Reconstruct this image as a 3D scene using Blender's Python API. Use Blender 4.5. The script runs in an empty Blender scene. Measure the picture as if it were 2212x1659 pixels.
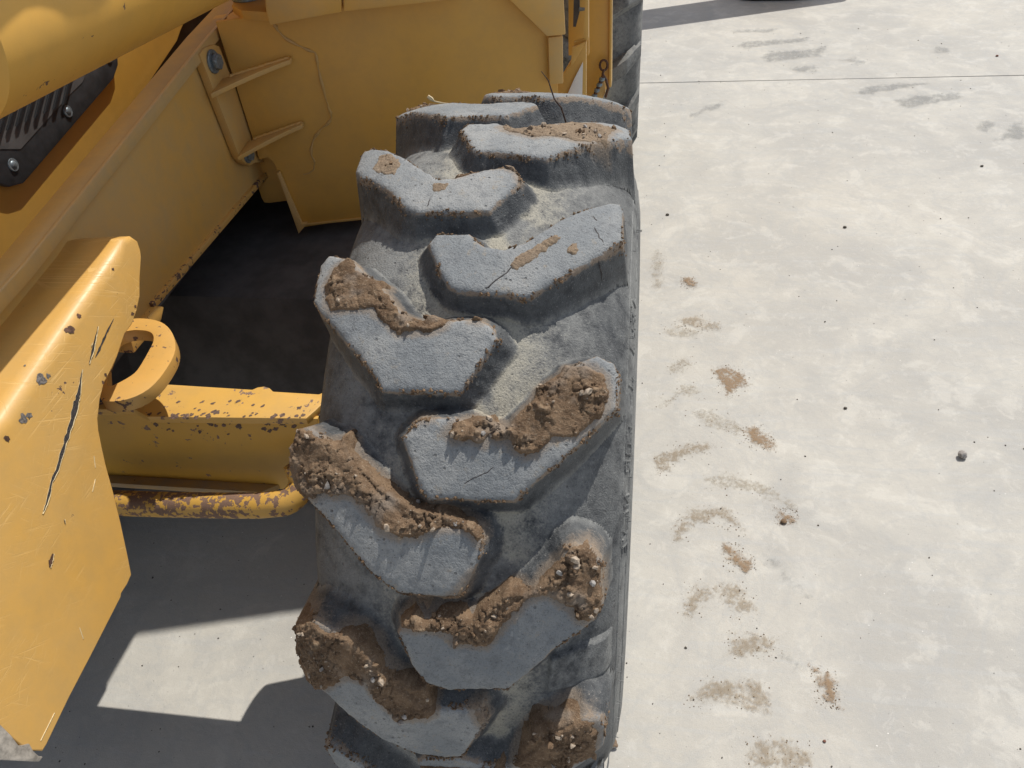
import bpy, bmesh, math, random
import numpy as np
from mathutils import Vector, Matrix, noise as mnoise

S = bpy.context.scene
COL = S.collection
R = math.radians

# ------------------------------------------------------------------ camera
CAM = np.array([0.1879, -0.9688, 1.6428])
FWD = np.array([-0.1427, 0.7312, -0.6671]); RGT = np.array([0.989, 0.1314, -0.0676])
FWD /= np.linalg.norm(FWD); RGT -= FWD * (RGT @ FWD); RGT /= np.linalg.norm(RGT)
UPV = np.cross(RGT, FWD); FOC = 1671.11
cd = bpy.data.cameras.new('camera'); cam = bpy.data.objects.new('camera', cd); COL.objects.link(cam)
cam.matrix_world = Matrix(((RGT[0], UPV[0], -FWD[0], CAM[0]), (RGT[1], UPV[1], -FWD[1], CAM[1]),
                           (RGT[2], UPV[2], -FWD[2], CAM[2]), (0, 0, 0, 1)))
cd.sensor_width = 36; cd.lens = 36 * FOC / 2212; cd.clip_start = .05; cd.clip_end = 400
S.camera = cam

# ------------------------------------------------------------------ light
SX, SY = .325, .50
SUN = Vector((SX, SY, 1)).normalized()            # towards the sun
elev = math.asin(SUN.z); azim = math.atan2(SUN.x, SUN.y)
w = bpy.data.worlds.new('World'); S.world = w; w.use_nodes = True
sky = w.node_tree.nodes.new('ShaderNodeTexSky'); sky.sky_type = 'NISHITA'; sky.sun_disc = False
sky.sun_elevation = elev; sky.sun_rotation = azim; sky.dust_density = 1.2
bg = w.node_tree.nodes['Background']; bg.inputs['Strength'].default_value = .125
hs = w.node_tree.nodes.new('ShaderNodeHueSaturation'); hs.inputs['Saturation'].default_value = .5     # a hazy, milky sky
w.node_tree.links.new(sky.outputs[0], hs.inputs['Color']); w.node_tree.links.new(hs.outputs[0], bg.inputs['Color'])
sd = bpy.data.lights.new('sun', 'SUN'); sd.energy = 3.9; sd.angle = R(.5); sd.color = (1, .95, .87)
so = bpy.data.objects.new('sun', sd); COL.objects.link(so)
so.rotation_euler = SUN.to_track_quat('Z', 'Y').to_euler()
S.view_settings.view_transform = 'Standard'; S.view_settings.look = 'None'
S.view_settings.gamma = 1; S.view_settings.use_curve_mapping = False
S.view_settings.exposure = 0.07

# ------------------------------------------------------------------ helpers
def sight(u, v, n, p):
    """world point where the sight line through photo point (u, v) meets the plane n . x = n . p"""
    d = FWD + RGT * (u - 1106) / FOC - UPV * (v - 829.5) / FOC
    n = np.array(n, float); p = np.array(p, float)
    return Vector(CAM + d * (((p - CAM) @ n) / (d @ n)))

def SP(pts, n, p): return [sight(u, v, n, p) for u, v in pts]

def tag(o, label=None, cat=None, group=None, kind=None):
    if label: o['label'] = label
    if cat: o['category'] = cat
    if group: o['group'] = group
    if kind: o['kind'] = kind
    return o

def empty(name, loc, label, cat, group=None):
    o = bpy.data.objects.new(name, None); COL.objects.link(o); o.location = loc
    return tag(o, label, cat, group)

def world(q):
    m = Matrix.Translation(q.location)
    return world(q.parent) @ q.matrix_parent_inverse @ m if q.parent else m

def link(name, me, mat, parent=None, smooth=False, auto=None):
    o = bpy.data.objects.new(name, me); COL.objects.link(o)
    if mat: me.materials.append(mat)
    if parent:
        o.parent = parent
        o.matrix_parent_inverse = world(parent).inverted()
    if smooth:
        for p in me.polygons: p.use_smooth = True
    if auto:
        me.set_sharp_from_angle(angle=R(auto))
    return o

def from_bm(name, bm, mat, parent=None, bev=0, seg=2, smooth=True):
    bmesh.ops.recalc_face_normals(bm, faces=bm.faces)
    if bev:
        es = [e for e in bm.edges if len(e.link_faces) == 2 and e.calc_face_angle(0) > .5]
        bmesh.ops.bevel(bm, geom=es, offset=bev, segments=seg, affect='EDGES', profile=.6, clamp_overlap=True)
    me = bpy.data.meshes.new(name); bm.to_mesh(me); bm.free()
    return link(name, me, mat, parent, smooth, 35 if smooth else None)

def add_prism(bm, pts, vec):
    a = [bm.verts.new(p) for p in pts]; b = [bm.verts.new(Vector(p) + Vector(vec)) for p in pts]
    n = len(a); bm.faces.new(a); bm.faces.new(b[::-1])
    for i in range(n): bm.faces.new((a[i], b[i], b[(i + 1) % n], a[(i + 1) % n]))

def prism(name, pts, vec, mat, parent=None, bev=.003, seg=2):
    bm = bmesh.new(); add_prism(bm, pts, vec)
    return from_bm(name, bm, mat, parent, bev, seg)

def box(name, c, s, mat, parent=None, bev=.004, rz=0):
    bm = bmesh.new()
    bmesh.ops.create_cube(bm, size=1, matrix=Matrix.Translation(c) @ Matrix.Rotation(rz, 4, 'Z') @ Matrix.Diagonal((*s, 1)))
    return from_bm(name, bm, mat, parent, bev)

def tube_bm(pts, rad, seg=16, bm=None, cap=True):
    bm = bm or bmesh.new(); pts = [Vector(p) for p in pts]; rings = []
    up = Vector((0, 0, 1))
    for i, p in enumerate(pts):
        t = (pts[min(i + 1, len(pts) - 1)] - pts[max(i - 1, 0)]).normalized()
        if abs(t.dot(up)) > .9: up = Vector((0, 1, 0)) if abs(t.y) < .9 else Vector((1, 0, 0))
        a = t.cross(up).normalized(); b = a.cross(t)
        r = rad[i] if hasattr(rad, '__len__') else rad
        rings.append([bm.verts.new(p + (a * math.cos(k * 2 * math.pi / seg) + b * math.sin(k * 2 * math.pi / seg)) * r) for k in range(seg)])
    for i in range(len(rings) - 1):
        for k in range(seg):
            bm.faces.new((rings[i][k], rings[i][(k + 1) % seg], rings[i + 1][(k + 1) % seg], rings[i + 1][k]))
    if cap: bm.faces.new(rings[0]); bm.faces.new(rings[-1][::-1])
    return bm

def tube(name, pts, rad, mat, parent=None, seg=16):
    return from_bm(name, tube_bm(pts, rad, seg), mat, parent)

# numpy value noise
_rs = np.random.RandomState(7); _P = _rs.rand(64, 64, 64)
def vnoise(x, y, z=0.):
    x = np.asarray(x, float); y = np.asarray(y, float); z = np.zeros_like(x) + z
    def f(t): i = np.floor(t).astype(int); u = t - i; return i, u * u * (3 - 2 * u)
    (i, u), (j, v), (k, q) = f(x), f(y), f(z); o = 0
    for a in (0, 1):
        for b in (0, 1):
            for c in (0, 1):
                o = o + _P[(i + a) % 64, (j + b) % 64, (k + c) % 64] * (u if a else 1 - u) * (v if b else 1 - v) * (q if c else 1 - q)
    return o
def fbm(x, y, z=0., oc=4):
    o = 0; a = .5; t = 0
    for k in range(oc): o = o + a * vnoise(x * 2 ** k + 7.3 * k, y * 2 ** k + 3.1 * k, z * 2 ** k); t += a; a *= .55
    return o / t
def worley(x, y, seed=0):
    """distance to the nearest of jittered cell points and that cell's random value"""
    i = np.floor(x).astype(int); j = np.floor(y).astype(int); best = np.full(np.shape(x), 9.); val = np.zeros(np.shape(x)); sec = best.copy()
    for a in (-1, 0, 1):
        for b in (-1, 0, 1):
            px = i + a + _P[(i + a) % 64, (j + b) % 64, (seed * 3) % 64]; py = j + b + _P[(i + a) % 64, (j + b) % 64, (seed * 3 + 1) % 64]
            d = np.hypot(x - px, y - py); m = d < best
            sec = np.where(m, best, np.minimum(sec, d)); val = np.where(m, _P[(i + a) % 64, (j + b) % 64, (seed * 3 + 2) % 64], val); best = np.where(m, d, best)
    return best, val, sec
def sdf(x, y, poly):
    """signed distance to a polygon, positive inside"""
    P = np.array(poly, float); Q = np.roll(P, -1, 0); best = np.full(np.shape(x), 1e9); ins = np.zeros(np.shape(x), bool)
    for (ax, ay), (bx, by) in zip(P, Q):
        ex, ey = bx - ax, by - ay; wx, wy = x - ax, y - ay
        t = np.clip((wx * ex + wy * ey) / (ex * ex + ey * ey + 1e-12), 0, 1)
        best = np.minimum(best, np.hypot(wx - t * ex, wy - t * ey))
        with np.errstate(divide='ignore', invalid='ignore'):
            c = ((ay > y) != (by > y)) & (x < ex * (y - ay) / (by - ay + 1e-15) + ax)
        ins ^= c
    return np.where(ins, best, -best)
def sstep(a, b, x): t = np.clip((x - a) / (b - a), 0, 1); return t * t * (3 - 2 * t)

def grid_mesh(name, P, keep, attrs=None, wrap=False):
    """P (n, m, 3) points, keep (n, m) bool: faces where all four corners are kept"""
    n, m = P.shape[:2]; idx = np.arange(n * m).reshape(n, m)
    if wrap: I = np.vstack([idx, idx[:1]]); K = np.vstack([keep, keep[:1]])
    else: I, K = idx, keep
    F = np.stack([I[:-1, :-1], I[:-1, 1:], I[1:, 1:], I[1:, :-1]], -1)[K[:-1, :-1] & K[:-1, 1:] & K[1:, 1:] & K[1:, :-1]]
    used = np.zeros(n * m, bool); used[F.ravel()] = True; remap = np.cumsum(used) - 1
    V = P.reshape(-1, 3)[used]; F = remap[F]
    me = bpy.data.meshes.new(name); me.vertices.add(len(V)); me.vertices.foreach_set('co', V.ravel())
    me.loops.add(F.size); me.loops.foreach_set('vertex_index', F.ravel())
    me.polygons.add(len(F)); me.polygons.foreach_set('loop_start', np.arange(0, F.size, 4))
    me.polygons.foreach_set('use_smooth', np.ones(len(F), bool))
    me.update(calc_edges=True)
    for k, a in (attrs or {}).items():
        at = me.attributes.new(k, 'FLOAT', 'POINT'); at.data.foreach_set('value', a.reshape(-1)[used].astype(np.float32))
    return me

# ------------------------------------------------------------------ materials
class NT:
    def __init__(s, name):
        s.m = bpy.data.materials.new(name); s.m.use_nodes = True; s.t = s.m.node_tree; s.b = s.t.nodes['Principled BSDF']
    def n(s, ty, **kw):
        o = s.t.nodes.new(ty)
        for k, v in kw.items():
            if hasattr(o, k): setattr(o, k, v)
            else: o.inputs[k].default_value = v
        return o
    def l(s, a, b): s.t.links.new(a, b)
    def coord(s, scale=(1, 1, 1), rot=(0, 0, 0), loc=(0, 0, 0)):
        c = s.n('ShaderNodeTexCoord'); m = s.n('ShaderNodeMapping'); s.l(c.outputs['Object'], m.inputs['Vector'])
        m.inputs['Scale'].default_value = scale; m.inputs['Rotation'].default_value = rot; m.inputs['Location'].default_value = loc
        return m.outputs[0]
    def noise(s, scale, detail=4, rough=.6, vec=None, dist=0):
        o = s.n('ShaderNodeTexNoise'); o.inputs['Scale'].default_value = scale; o.inputs['Detail'].default_value = detail
        o.inputs['Roughness'].default_value = rough; o.inputs['Distortion'].default_value = dist
        s.l(vec if vec is not None else s.coord(), o.inputs['Vector']); return o.outputs['Fac']
    def ramp(s, fac, a, b, va=0., vb=1.):
        o = s.n('ShaderNodeMapRange'); o.interpolation_type = 'SMOOTHSTEP'
        s.l(fac, o.inputs['Value']); o.inputs['From Min'].default_value = a; o.inputs['From Max'].default_value = b
        o.inputs['To Min'].default_value = va; o.inputs['To Max'].default_value = vb; return o.outputs[0]
    def math(s, op, a, b=None):
        o = s.n('ShaderNodeMath', operation=op)
        for i, v in enumerate((a, b)):
            if v is None: continue
            if isinstance(v, (int, float)): o.inputs[i].default_value = v
            else: s.l(v, o.inputs[i])
        return o.outputs[0]
    def mix(s, fac, a, b):
        o = s.n('ShaderNodeMix', data_type='RGBA')
        if isinstance(fac, (int, float)): o.inputs[0].default_value = fac
        else: s.l(fac, o.inputs[0])
        for i, v in ((6, a), (7, b)):
            if isinstance(v, tuple): o.inputs[i].default_value = (*v, 1)
            else: s.l(v, o.inputs[i])
        return o.outputs[2]
    def attr(s, name):
        o = s.n('ShaderNodeAttribute'); o.attribute_name = name; return o.outputs['Fac']
    def bump(s, h, strength, dist, prev=None):
        o = s.n('ShaderNodeBump'); o.inputs['Strength'].default_value = strength; o.inputs['Distance'].default_value = dist
        s.l(h, o.inputs['Height'])
        if prev is not None: s.l(prev, o.inputs['Normal'])
        return o.outputs[0]
    def done(s, col, rough, normal=None, metal=None, spec=None, coat=None):
        for v, k in ((col, 'Base Color'), (rough, 'Roughness'), (metal, 'Metallic')):
            if v is None: continue
            if isinstance(v, tuple): s.b.inputs[k].default_value = (*v, 1)
            elif isinstance(v, (int, float)): s.b.inputs[k].default_value = v
            else: s.l(v, s.b.inputs[k])
        if normal is not None: s.l(normal, s.b.inputs['Normal'])
        if spec is not None: s.b.inputs['Specular IOR Level'].default_value = spec
        if coat: s.b.inputs['Coat Weight'].default_value = coat; s.b.inputs['Coat Roughness'].default_value = .25
        return s.m

def paint(name, dust=.35, chips=0., chipscale=60., base=(.68, .385, .085), dustcol=(.52, .37, .18), scratch=0., rough=.42, chipcol=(.075, .045, .035), seed=0.):
    t = NT(name); vec = t.coord(loc=(seed, seed * .7, 0))
    n1 = t.noise(3.2, 5, .65, vec); n2 = t.noise(22, 4, .7, vec); fine = t.noise(420, 2, .6, vec)
    c = t.mix(t.ramp(n2, .35, .75), base, tuple(b * .93 for b in base))
    d = t.math('MULTIPLY', t.ramp(t.math('ADD', t.math('MULTIPLY', n1, .6), t.math('MULTIPLY', n2, .4)), .28, .74), dust)
    c = t.mix(d, c, dustcol)
    # small specks of stuck dirt
    v = t.n('ShaderNodeTexVoronoi'); v.inputs['Scale'].default_value = 38; t.l(vec, v.inputs['Vector'])
    sp = t.math('MULTIPLY', t.ramp(v.outputs['Distance'], .05, .02), t.ramp(n2, .55, .62))
    c = t.mix(t.math('MULTIPLY', sp, .8), c, (.13, .075, .03))
    r = t.ramp(n1, .3, .8, rough - .06, rough + .22)
    h = t.math('MULTIPLY', fine, .15); metal = None
    if scratch:
        tot = None
        for rot, sc, th in (((0.0, .0, 0), (1, 3, 90), .60), ((R(38), 0, 0), (1, 3.5, 120), .60), ((R(-30), 0, 0), (1, 6, 150), .63), ((R(70), 0, 0), (1, 4, 100), .635)):
            m1 = t.n('ShaderNodeMapping'); t.l(vec, m1.inputs['Vector']); m1.inputs['Rotation'].default_value = rot; m1.inputs['Location'].default_value = (seed, .3, .2)
            m2 = t.n('ShaderNodeMapping'); t.l(m1.outputs[0], m2.inputs['Vector']); m2.inputs['Scale'].default_value = sc
            k = t.ramp(t.noise(3.0, 3, .65, m2.outputs[0], .12), th, th + .05)
            tot = k if tot is None else t.math('MAXIMUM', tot, k)
        msk = t.math('MULTIPLY', tot, t.ramp(t.noise(7, 3, .6, vec), .42, .6))
        c = t.mix(t.math('MULTIPLY', msk, scratch), c, (.80, .52, .19)); h = t.math('SUBTRACT', h, t.math('MULTIPLY', msk, .5))
        r = t.math('ADD', r, t.math('MULTIPLY', msk, .1))
    if chips:
        k = t.noise(chipscale, 5, .62, vec, .3); k2 = t.noise(chipscale * .17, 3, .6, vec)
        msk = t.ramp(t.math('ADD', t.math('MULTIPLY', k, .62), t.math('MULTIPLY', k2, .38)), .66 - chips * .2, .675 - chips * .2)
        rc = t.mix(t.noise(chipscale * 4, 3, .6, vec), chipcol, tuple(x * 2.3 for x in chipcol))
        c = t.mix(msk, c, rc); r = t.math('ADD', r, t.math('MULTIPLY', msk, .3)); h = t.math('SUBTRACT', h, t.math('MULTIPLY', msk, .9))
    return t.done(c, r, t.bump(h, .5, .0008), coat=.06)

def rubber(name, tread=True, dark=1.):
    t = NT(name); vec = t.coord()
    top = t.attr('top'); dust = t.attr('dust')
    n1 = t.noise(9, 5, .65, vec); n2 = t.noise(60, 5, .7, vec); n3 = t.noise(380, 3, .65, vec); n4 = t.noise(900, 2, .6, vec)
    dk = t.mix(t.ramp(n2, .35, .7), tuple(dark * v for v in (.024, .028, .035)), tuple(dark * v for v in (.060, .067, .076)))
    # rubbed, dusty film that hides the black in soft streaks
    film = t.ramp(t.math('ADD', t.math('MULTIPLY', n1, .5), t.math('MULTIPLY', n2, .5)), .28, .60)
    dk = t.mix(t.math('MULTIPLY', film, t.math('SUBTRACT', .88, t.math('MULTIPLY', t.attr('side'), .62))), dk, (.275, .278, .268))
    # worn crown of the lugs
    wn = t.mix(t.ramp(n1, .38, .65), (.225, .24, .25), (.32, .325, .32)); wn = t.mix(t.ramp(n2, .58, .75), wn, (.33, .29, .235))
    wn = t.mix(t.math('MULTIPLY', t.ramp(n2, .48, .36), .55), wn, (.15, .16, .17)); wn = t.mix(t.ramp(n3, .60, .78), wn, (.17, .175, .18))
    tm = t.ramp(t.math('ADD', top, t.math('MULTIPLY', t.math('SUBTRACT', n2, .5), .45)), .35, .75)
    c = t.mix(tm, dk, wn)
    # dirt caught on the arrises and thin muddy film round the mud cakes
    ed = t.ramp(t.math('ADD', t.attr('edge'), t.math('MULTIPLY', t.math('SUBTRACT', n2, .5), 2.2)), .62, .95)
    c = t.mix(t.math('MULTIPLY', ed, .8), c, (.27, .20, .14))
    sm = t.ramp(t.math('ADD', t.attr('smear'), t.math('MULTIPLY', t.math('SUBTRACT', t.math('ADD', t.math('MULTIPLY', n2, .6), t.math('MULTIPLY', n3, .4)), .5), 1.5)), .38, .95)
    c = t.mix(t.math('MULTIPLY', sm, .62), c, (.27, .205, .145))
    # nicks and pits
    vo = t.n('ShaderNodeTexVoronoi'); vo.inputs['Scale'].default_value = 75; t.l(t.coord(), vo.inputs['Vector'])
    pit = t.math('MULTIPLY', t.ramp(vo.outputs['Distance'], .16, .07), t.ramp(n1, .45, .55)); c = t.mix(t.math('MULTIPLY', pit, .6), c, (.09, .09, .09))
    # pale caked dust lying in the valleys, broken into flecks
    dm = t.ramp(t.math('ADD', dust, t.math('MULTIPLY', t.math('SUBTRACT', t.math('ADD', t.math('MULTIPLY', n3, .45), t.math('MULTIPLY', n2, .55)), .5), 1.6)), .30, .95)
    c = t.mix(t.math('MULTIPLY', dm, .85), c, (.44, .41, .33))
    g = t.ramp(t.math('ADD', t.math('MULTIPLY', n3, .6), t.math('MULTIPLY', n4, .4)), .58, .66)
    c = t.mix(t.math('MULTIPLY', g, t.math('SUBTRACT', .50, t.math('MULTIPLY', tm, .30))), c, (.42, .42, .40))
    gk = t.ramp(t.math('ADD', t.math('MULTIPLY', n3, .7), t.math('MULTIPLY', n4, .3)), .44, .36); c = t.mix(t.math('MULTIPLY', gk, .5), c, (.035, .04, .05))
    cr = t.noise(130, 4, .7, vec, 1.5); crk = t.math('MULTIPLY', t.ramp(cr, .485, .498), t.ramp(cr, .515, .502)); c = t.mix(t.math('MULTIPLY', crk, .45), c, (.05, .055, .06))
    h = t.math('SUBTRACT', t.math('ADD', t.math('MULTIPLY', n3, .7), t.math('MULTIPLY', n4, .3)), t.math('MULTIPLY', pit, .6)); nb = t.bump(h, .95, .0022)
    nb = t.bump(n2, .22, .0025, nb)
    return t.done(c, t.ramp(n2, .3, .7, .55, .85), nb, spec=.35)

def mudmat(name='dried_mud', seed=0, pale=0):
    t = NT(name); vec = t.coord(loc=(seed, 0, 0)); hi = t.attr('high')
    n1 = t.noise(45, 4, .6, vec); n2 = t.noise(330, 4, .7, vec); n3 = t.noise(14, 3, .6, vec)
    c = t.mix(t.ramp(n1, .35, .65), (.135, .086, .052), (.235, .158, .098))
    c = t.mix(t.ramp(n2, .55, .72), c, (.34, .265, .185)); c = t.mix(t.ramp(n3, .54, .68), c, (.26, .21, .165))
    c = t.mix(t.math('MULTIPLY', t.ramp(hi, .55, .9), .5), c, (.36, .26, .17))
    c = t.mix(t.ramp(n2, .40, .28), c, (.07, .045, .03))
    if pale: c = t.mix(pale, c, (.36, .29, .215))
    n5 = t.noise(900, 3, .7, vec); c = t.mix(t.ramp(n5, .60, .72), c, (.42, .34, .25)); c = t.mix(t.math('MULTIPLY', t.ramp(n5, .42, .32), .6), c, (.10, .065, .045))
    return t.done(c, .92, t.bump(n2, 1., .0026, t.bump(n1, .4, .003)), spec=.2)

def plain(name, col, rough=.5, metal=0., var=.2, bump=.3, sc=120):
    t = NT(name); n = t.noise(sc, 4, .65)
    return t.done(t.mix(t.ramp(n, .3, .7), tuple(c * (1 - var) for c in col), tuple(c * (1 + var) for c in col)), rough, t.bump(n, bump, .0008), metal)

def concrete():
    t = NT('power_floated_concrete'); vec = t.coord()
    n0 = t.noise(.55, 4, .6, vec); n1 = t.noise(1.9, 6, .62, vec, .8); n2 = t.noise(7.5, 6, .66, vec, .4); n3 = t.noise(60, 5, .7, vec); n4 = t.noise(500, 3, .6, vec)
    c = t.mix(t.ramp(n1, .36, .64), (.475, .457, .413), (.39, .378, .35))
    c = t.mix(t.math('MULTIPLY', t.ramp(n0, .45, .65), .5), c, (.49, .46, .40))
    c = t.mix(t.math('MULTIPLY', t.ramp(n2, .50, .62), .26), c, (.385, .38, .365))
    c = t.mix(t.math('MULTIPLY', t.ramp(n2, .47, .38), .32), c, (.58, .56, .505))
    w = t.n('ShaderNodeMapping'); t.l(vec, w.inputs['Vector']); w.inputs['Scale'].default_value = (1, 14, 1); w.inputs['Rotation'].default_value = (0, 0, R(20))
    s = t.noise(3, 4, .6, w.outputs[0], .3); c = t.mix(t.math('MULTIPLY', t.ramp(s, .52, .64), .25), c, (.42, .43, .43))
    for rz, sc, col, th in ((R(-38), (.8, 34, 1), (.36, .35, .33), .70), (R(62), (.8, 30, 1), (.40, .37, .33), .71)):
        a = t.n('ShaderNodeMapping'); t.l(vec, a.inputs['Vector']); a.inputs['Rotation'].default_value = (0, 0, rz)
        b = t.n('ShaderNodeMapping'); t.l(a.outputs[0], b.inputs['Vector']); b.inputs['Scale'].default_value = sc
        k = t.ramp(t.noise(1.3, 3, .6, b.outputs[0], .5), th, th + .03); c = t.mix(t.math('MULTIPLY', k, .35), c, col)
    c = t.mix(t.math('MULTIPLY', t.ramp(n3, .60, .72), .25), c, (.36, .36, .35))
    v = t.n('ShaderNodeTexVoronoi'); v.inputs['Scale'].default_value = 16; t.l(vec, v.inputs['Vector'])
    c = t.mix(t.math('MULTIPLY', t.ramp(v.outputs['Distance'], .045, .02), t.ramp(n2, .50, .55)), c, (.17, .16, .15))
    v2 = t.n('ShaderNodeTexVoronoi'); v2.inputs['Scale'].default_value = 31; t.l(vec, v2.inputs['Vector'])
    c = t.mix(t.math('MULTIPLY', t.ramp(v2.outputs['Distance'], .05, .03), t.ramp(n1, .5, .53)), c, (.78, .76, .72))
    q1 = t.noise(2.6, 5, .6, vec, 2.2); c = t.mix(t.math('MULTIPLY', t.math('MULTIPLY', t.ramp(q1, .455, .495), t.ramp(q1, .545, .505)), .24), c, (.36, .365, .36))
    q2 = t.noise(24, 5, .7, vec, 1.2); c = t.mix(t.math('MULTIPLY', t.ramp(q2, .54, .66), .22), c, (.36, .36, .35)); c = t.mix(t.math('MULTIPLY', t.ramp(q2, .44, .36), .15), c, (.64, .62, .57))
    c = t.mix(t.math('MULTIPLY', t.ramp(n4, .56, .70), .30), c, (.30, .295, .28)); c = t.mix(t.math('MULTIPLY', t.ramp(n4, .44, .32), .25), c, (.64, .62, .57))
    v3 = t.n('ShaderNodeTexVoronoi'); v3.inputs['Scale'].default_value = 70; t.l(vec, v3.inputs['Vector'])
    c = t.mix(t.math('MULTIPLY', t.math('MULTIPLY', t.ramp(v3.outputs['Distance'], .10, .05), t.ramp(n3, .5, .56)), .7), c, (.20, .19, .18))
    nb = t.bump(n4, .45, .0014, t.bump(n3, .45, .003))
    return t.done(c, t.ramp(n2, .3, .7, .62, .82), nb, spec=.3)

def stainmat(name, col, dens, sc=90):
    t = NT(name); vec = t.coord(); f = t.attr('fade')
    n = t.noise(sc, 5, .72, vec); n2 = t.noise(sc * .25, 3, .6, vec)
    k = t.math('ADD', t.math('MULTIPLY', n, .7), t.math('MULTIPLY', n2, .5))
    k = t.math('ADD', k, t.math('MULTIPLY', t.math('SUBTRACT', t.noise(sc * 3.5, 4, .75, vec), .5), .5))
    a = t.ramp(t.math('ADD', t.math('MULTIPLY', f, .50), k), 1.12 - dens * .35, 1.36 - dens * .25)
    c = t.mix(n2, col, tuple(x * .7 for x in col)); t.done(c, .9, t.bump(n, .4, .001), spec=.15)
    tr = t.n('ShaderNodeBsdfTransparent'); mx = t.n('ShaderNodeMixShader')
    t.l(t.math('MULTIPLY', a, {'grey': .34, 'faint': .42, 'tan': .52}.get(name.split('_')[0], .78)), mx.inputs[0]); t.l(tr.outputs[0], mx.inputs[1]); t.l(t.b.outputs[0], mx.inputs[2])
    t.l(mx.outputs[0], t.t.nodes['Material Output'].inputs['Surface'])
    return t.m

Y_BODY = paint('yellow_paint_dusty', .75, .0, seed=1)
Y_PANEL = paint('yellow_paint_panel', .35, 0., base=(.66, .37, .07), dustcol=(.52, .34, .13), seed=2)
Y_PLATE = paint('yellow_paint_scratched', .45, .08, 55, base=(.66, .375, .09), dustcol=(.50, .355, .165), scratch=.5, rough=.47, seed=3)
Y_AXLE = paint('yellow_paint_chipped', .3, .42, 60, base=(.66, .385, .085), chipcol=(.13, .085, .065), seed=4)
Y_PIPE = paint('yellow_paint_worn_to_primer', .2, .86, 85, base=(.60, .34, .06), chipcol=(.12, .072, .05), seed=5)
Y_RING = paint('yellow_paint_ring', .3, .45, 70, base=(.64, .36, .09), seed=6)
Y_CYL = paint('yellow_paint_cylinder', .35, .1, 50, base=(.70, .38, .065), dustcol=(.60, .37, .10), rough=.42, seed=7)
RUB = rubber('tyre_rubber'); RUB_SIDE = rubber('tyre_sidewall_rubber', dark=1.1)
MUD = mudmat(); MUD_PALE = mudmat('pale_dried_mud', 3, .45); CONC = concrete()
BLACKP = plain('black_moulded_plastic', (.028, .03, .034), .6, 0, .35, .3, 40)
STEEL = plain('dull_zinc_bolt', (.20, .24, .27), .45, .5, .3, .3, 200)
BARE = plain('scraped_bare_steel', (.22, .20, .185), .5, .3, .5, .8, 300)
GOUGE = plain('dark_gouge_edge', (.05, .045, .045), .7, .1, .6, .8, 400)
SHINE = plain('bright_torn_paint', (.70, .55, .30), .5, 0, .2, .5, 300)
RUST = plain('rusty_steel', (.10, .05, .03), .8, 0, .5, .6, 180)
DARK = plain('dark_steel_and_shade', (.085, .08, .08), .9, 0, .25, .3, 12)  # dark steel; under the machine its tone also stands in for deep shade
STONE_G = plain('grey_pebble', (.30, .28, .26), .7, 0, .4, .5, 150)
STONE_D = plain('dark_crumb', (.09, .08, .065), .9, 0, .4, .8, 200)
STONE_R = plain('reddish_crumb', (.22, .10, .07), .9, 0, .4, .8, 200)
PALE_P = plain('pale_grit', (.36, .29, .22), .9, 0, .35, .6, 250)
WHITE = plain('white_label', (.78, .80, .82), .5, 0, .03, .05)
TWIG = plain('dry_twig_bark', (.07, .045, .035), .9, 0, .5, .6, 300)
STRAW = plain('pale_straw', (.55, .45, .28), .8, 0, .2)

# ------------------------------------------------------------------ the ground
def slab(name, pts, label):
    bm = bmesh.new(); add_prism(bm, [(x, y, 0) for x, y in pts], (0, 0, -.15))
    o = from_bm(name, bm, CONC, None, .0015, 1, False); tag(o, label, None, None, 'structure'); return o
g = bmesh.new(); add_prism(g, [(-90, -90, -.152), (90, -90, -.152), (90, 120, -.152), (-90, 120, -.152)], (0, 0, -.5))
tag(from_bm('ground', g, plain('packed_earth', (.10, .085, .065), .95, 0, .3, .5, 20), None, 0, 1, False), 'packed earth under the concrete slabs', kind='structure')
J = lambda x, o=0: 3.2983 + .0087 * x + o
rng = random.Random(3)
je = [(-30 + i * .5, 0) for i in range(121)]
jn = [(x, J(x) + rng.uniform(-.0012, .0012)) for x, _ in je]
slab('concrete_slab', [(-30, -12)] + [(30, -12)] + jn[::-1], 'near pale concrete slab under the machine')
slab('concrete_slab', [(x, y + .0075 + rng.uniform(-.0012, .0012)) for x, y in jn] + [(30, 60), (-30, 60)], 'far pale concrete slab beyond the thin joint')
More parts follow.
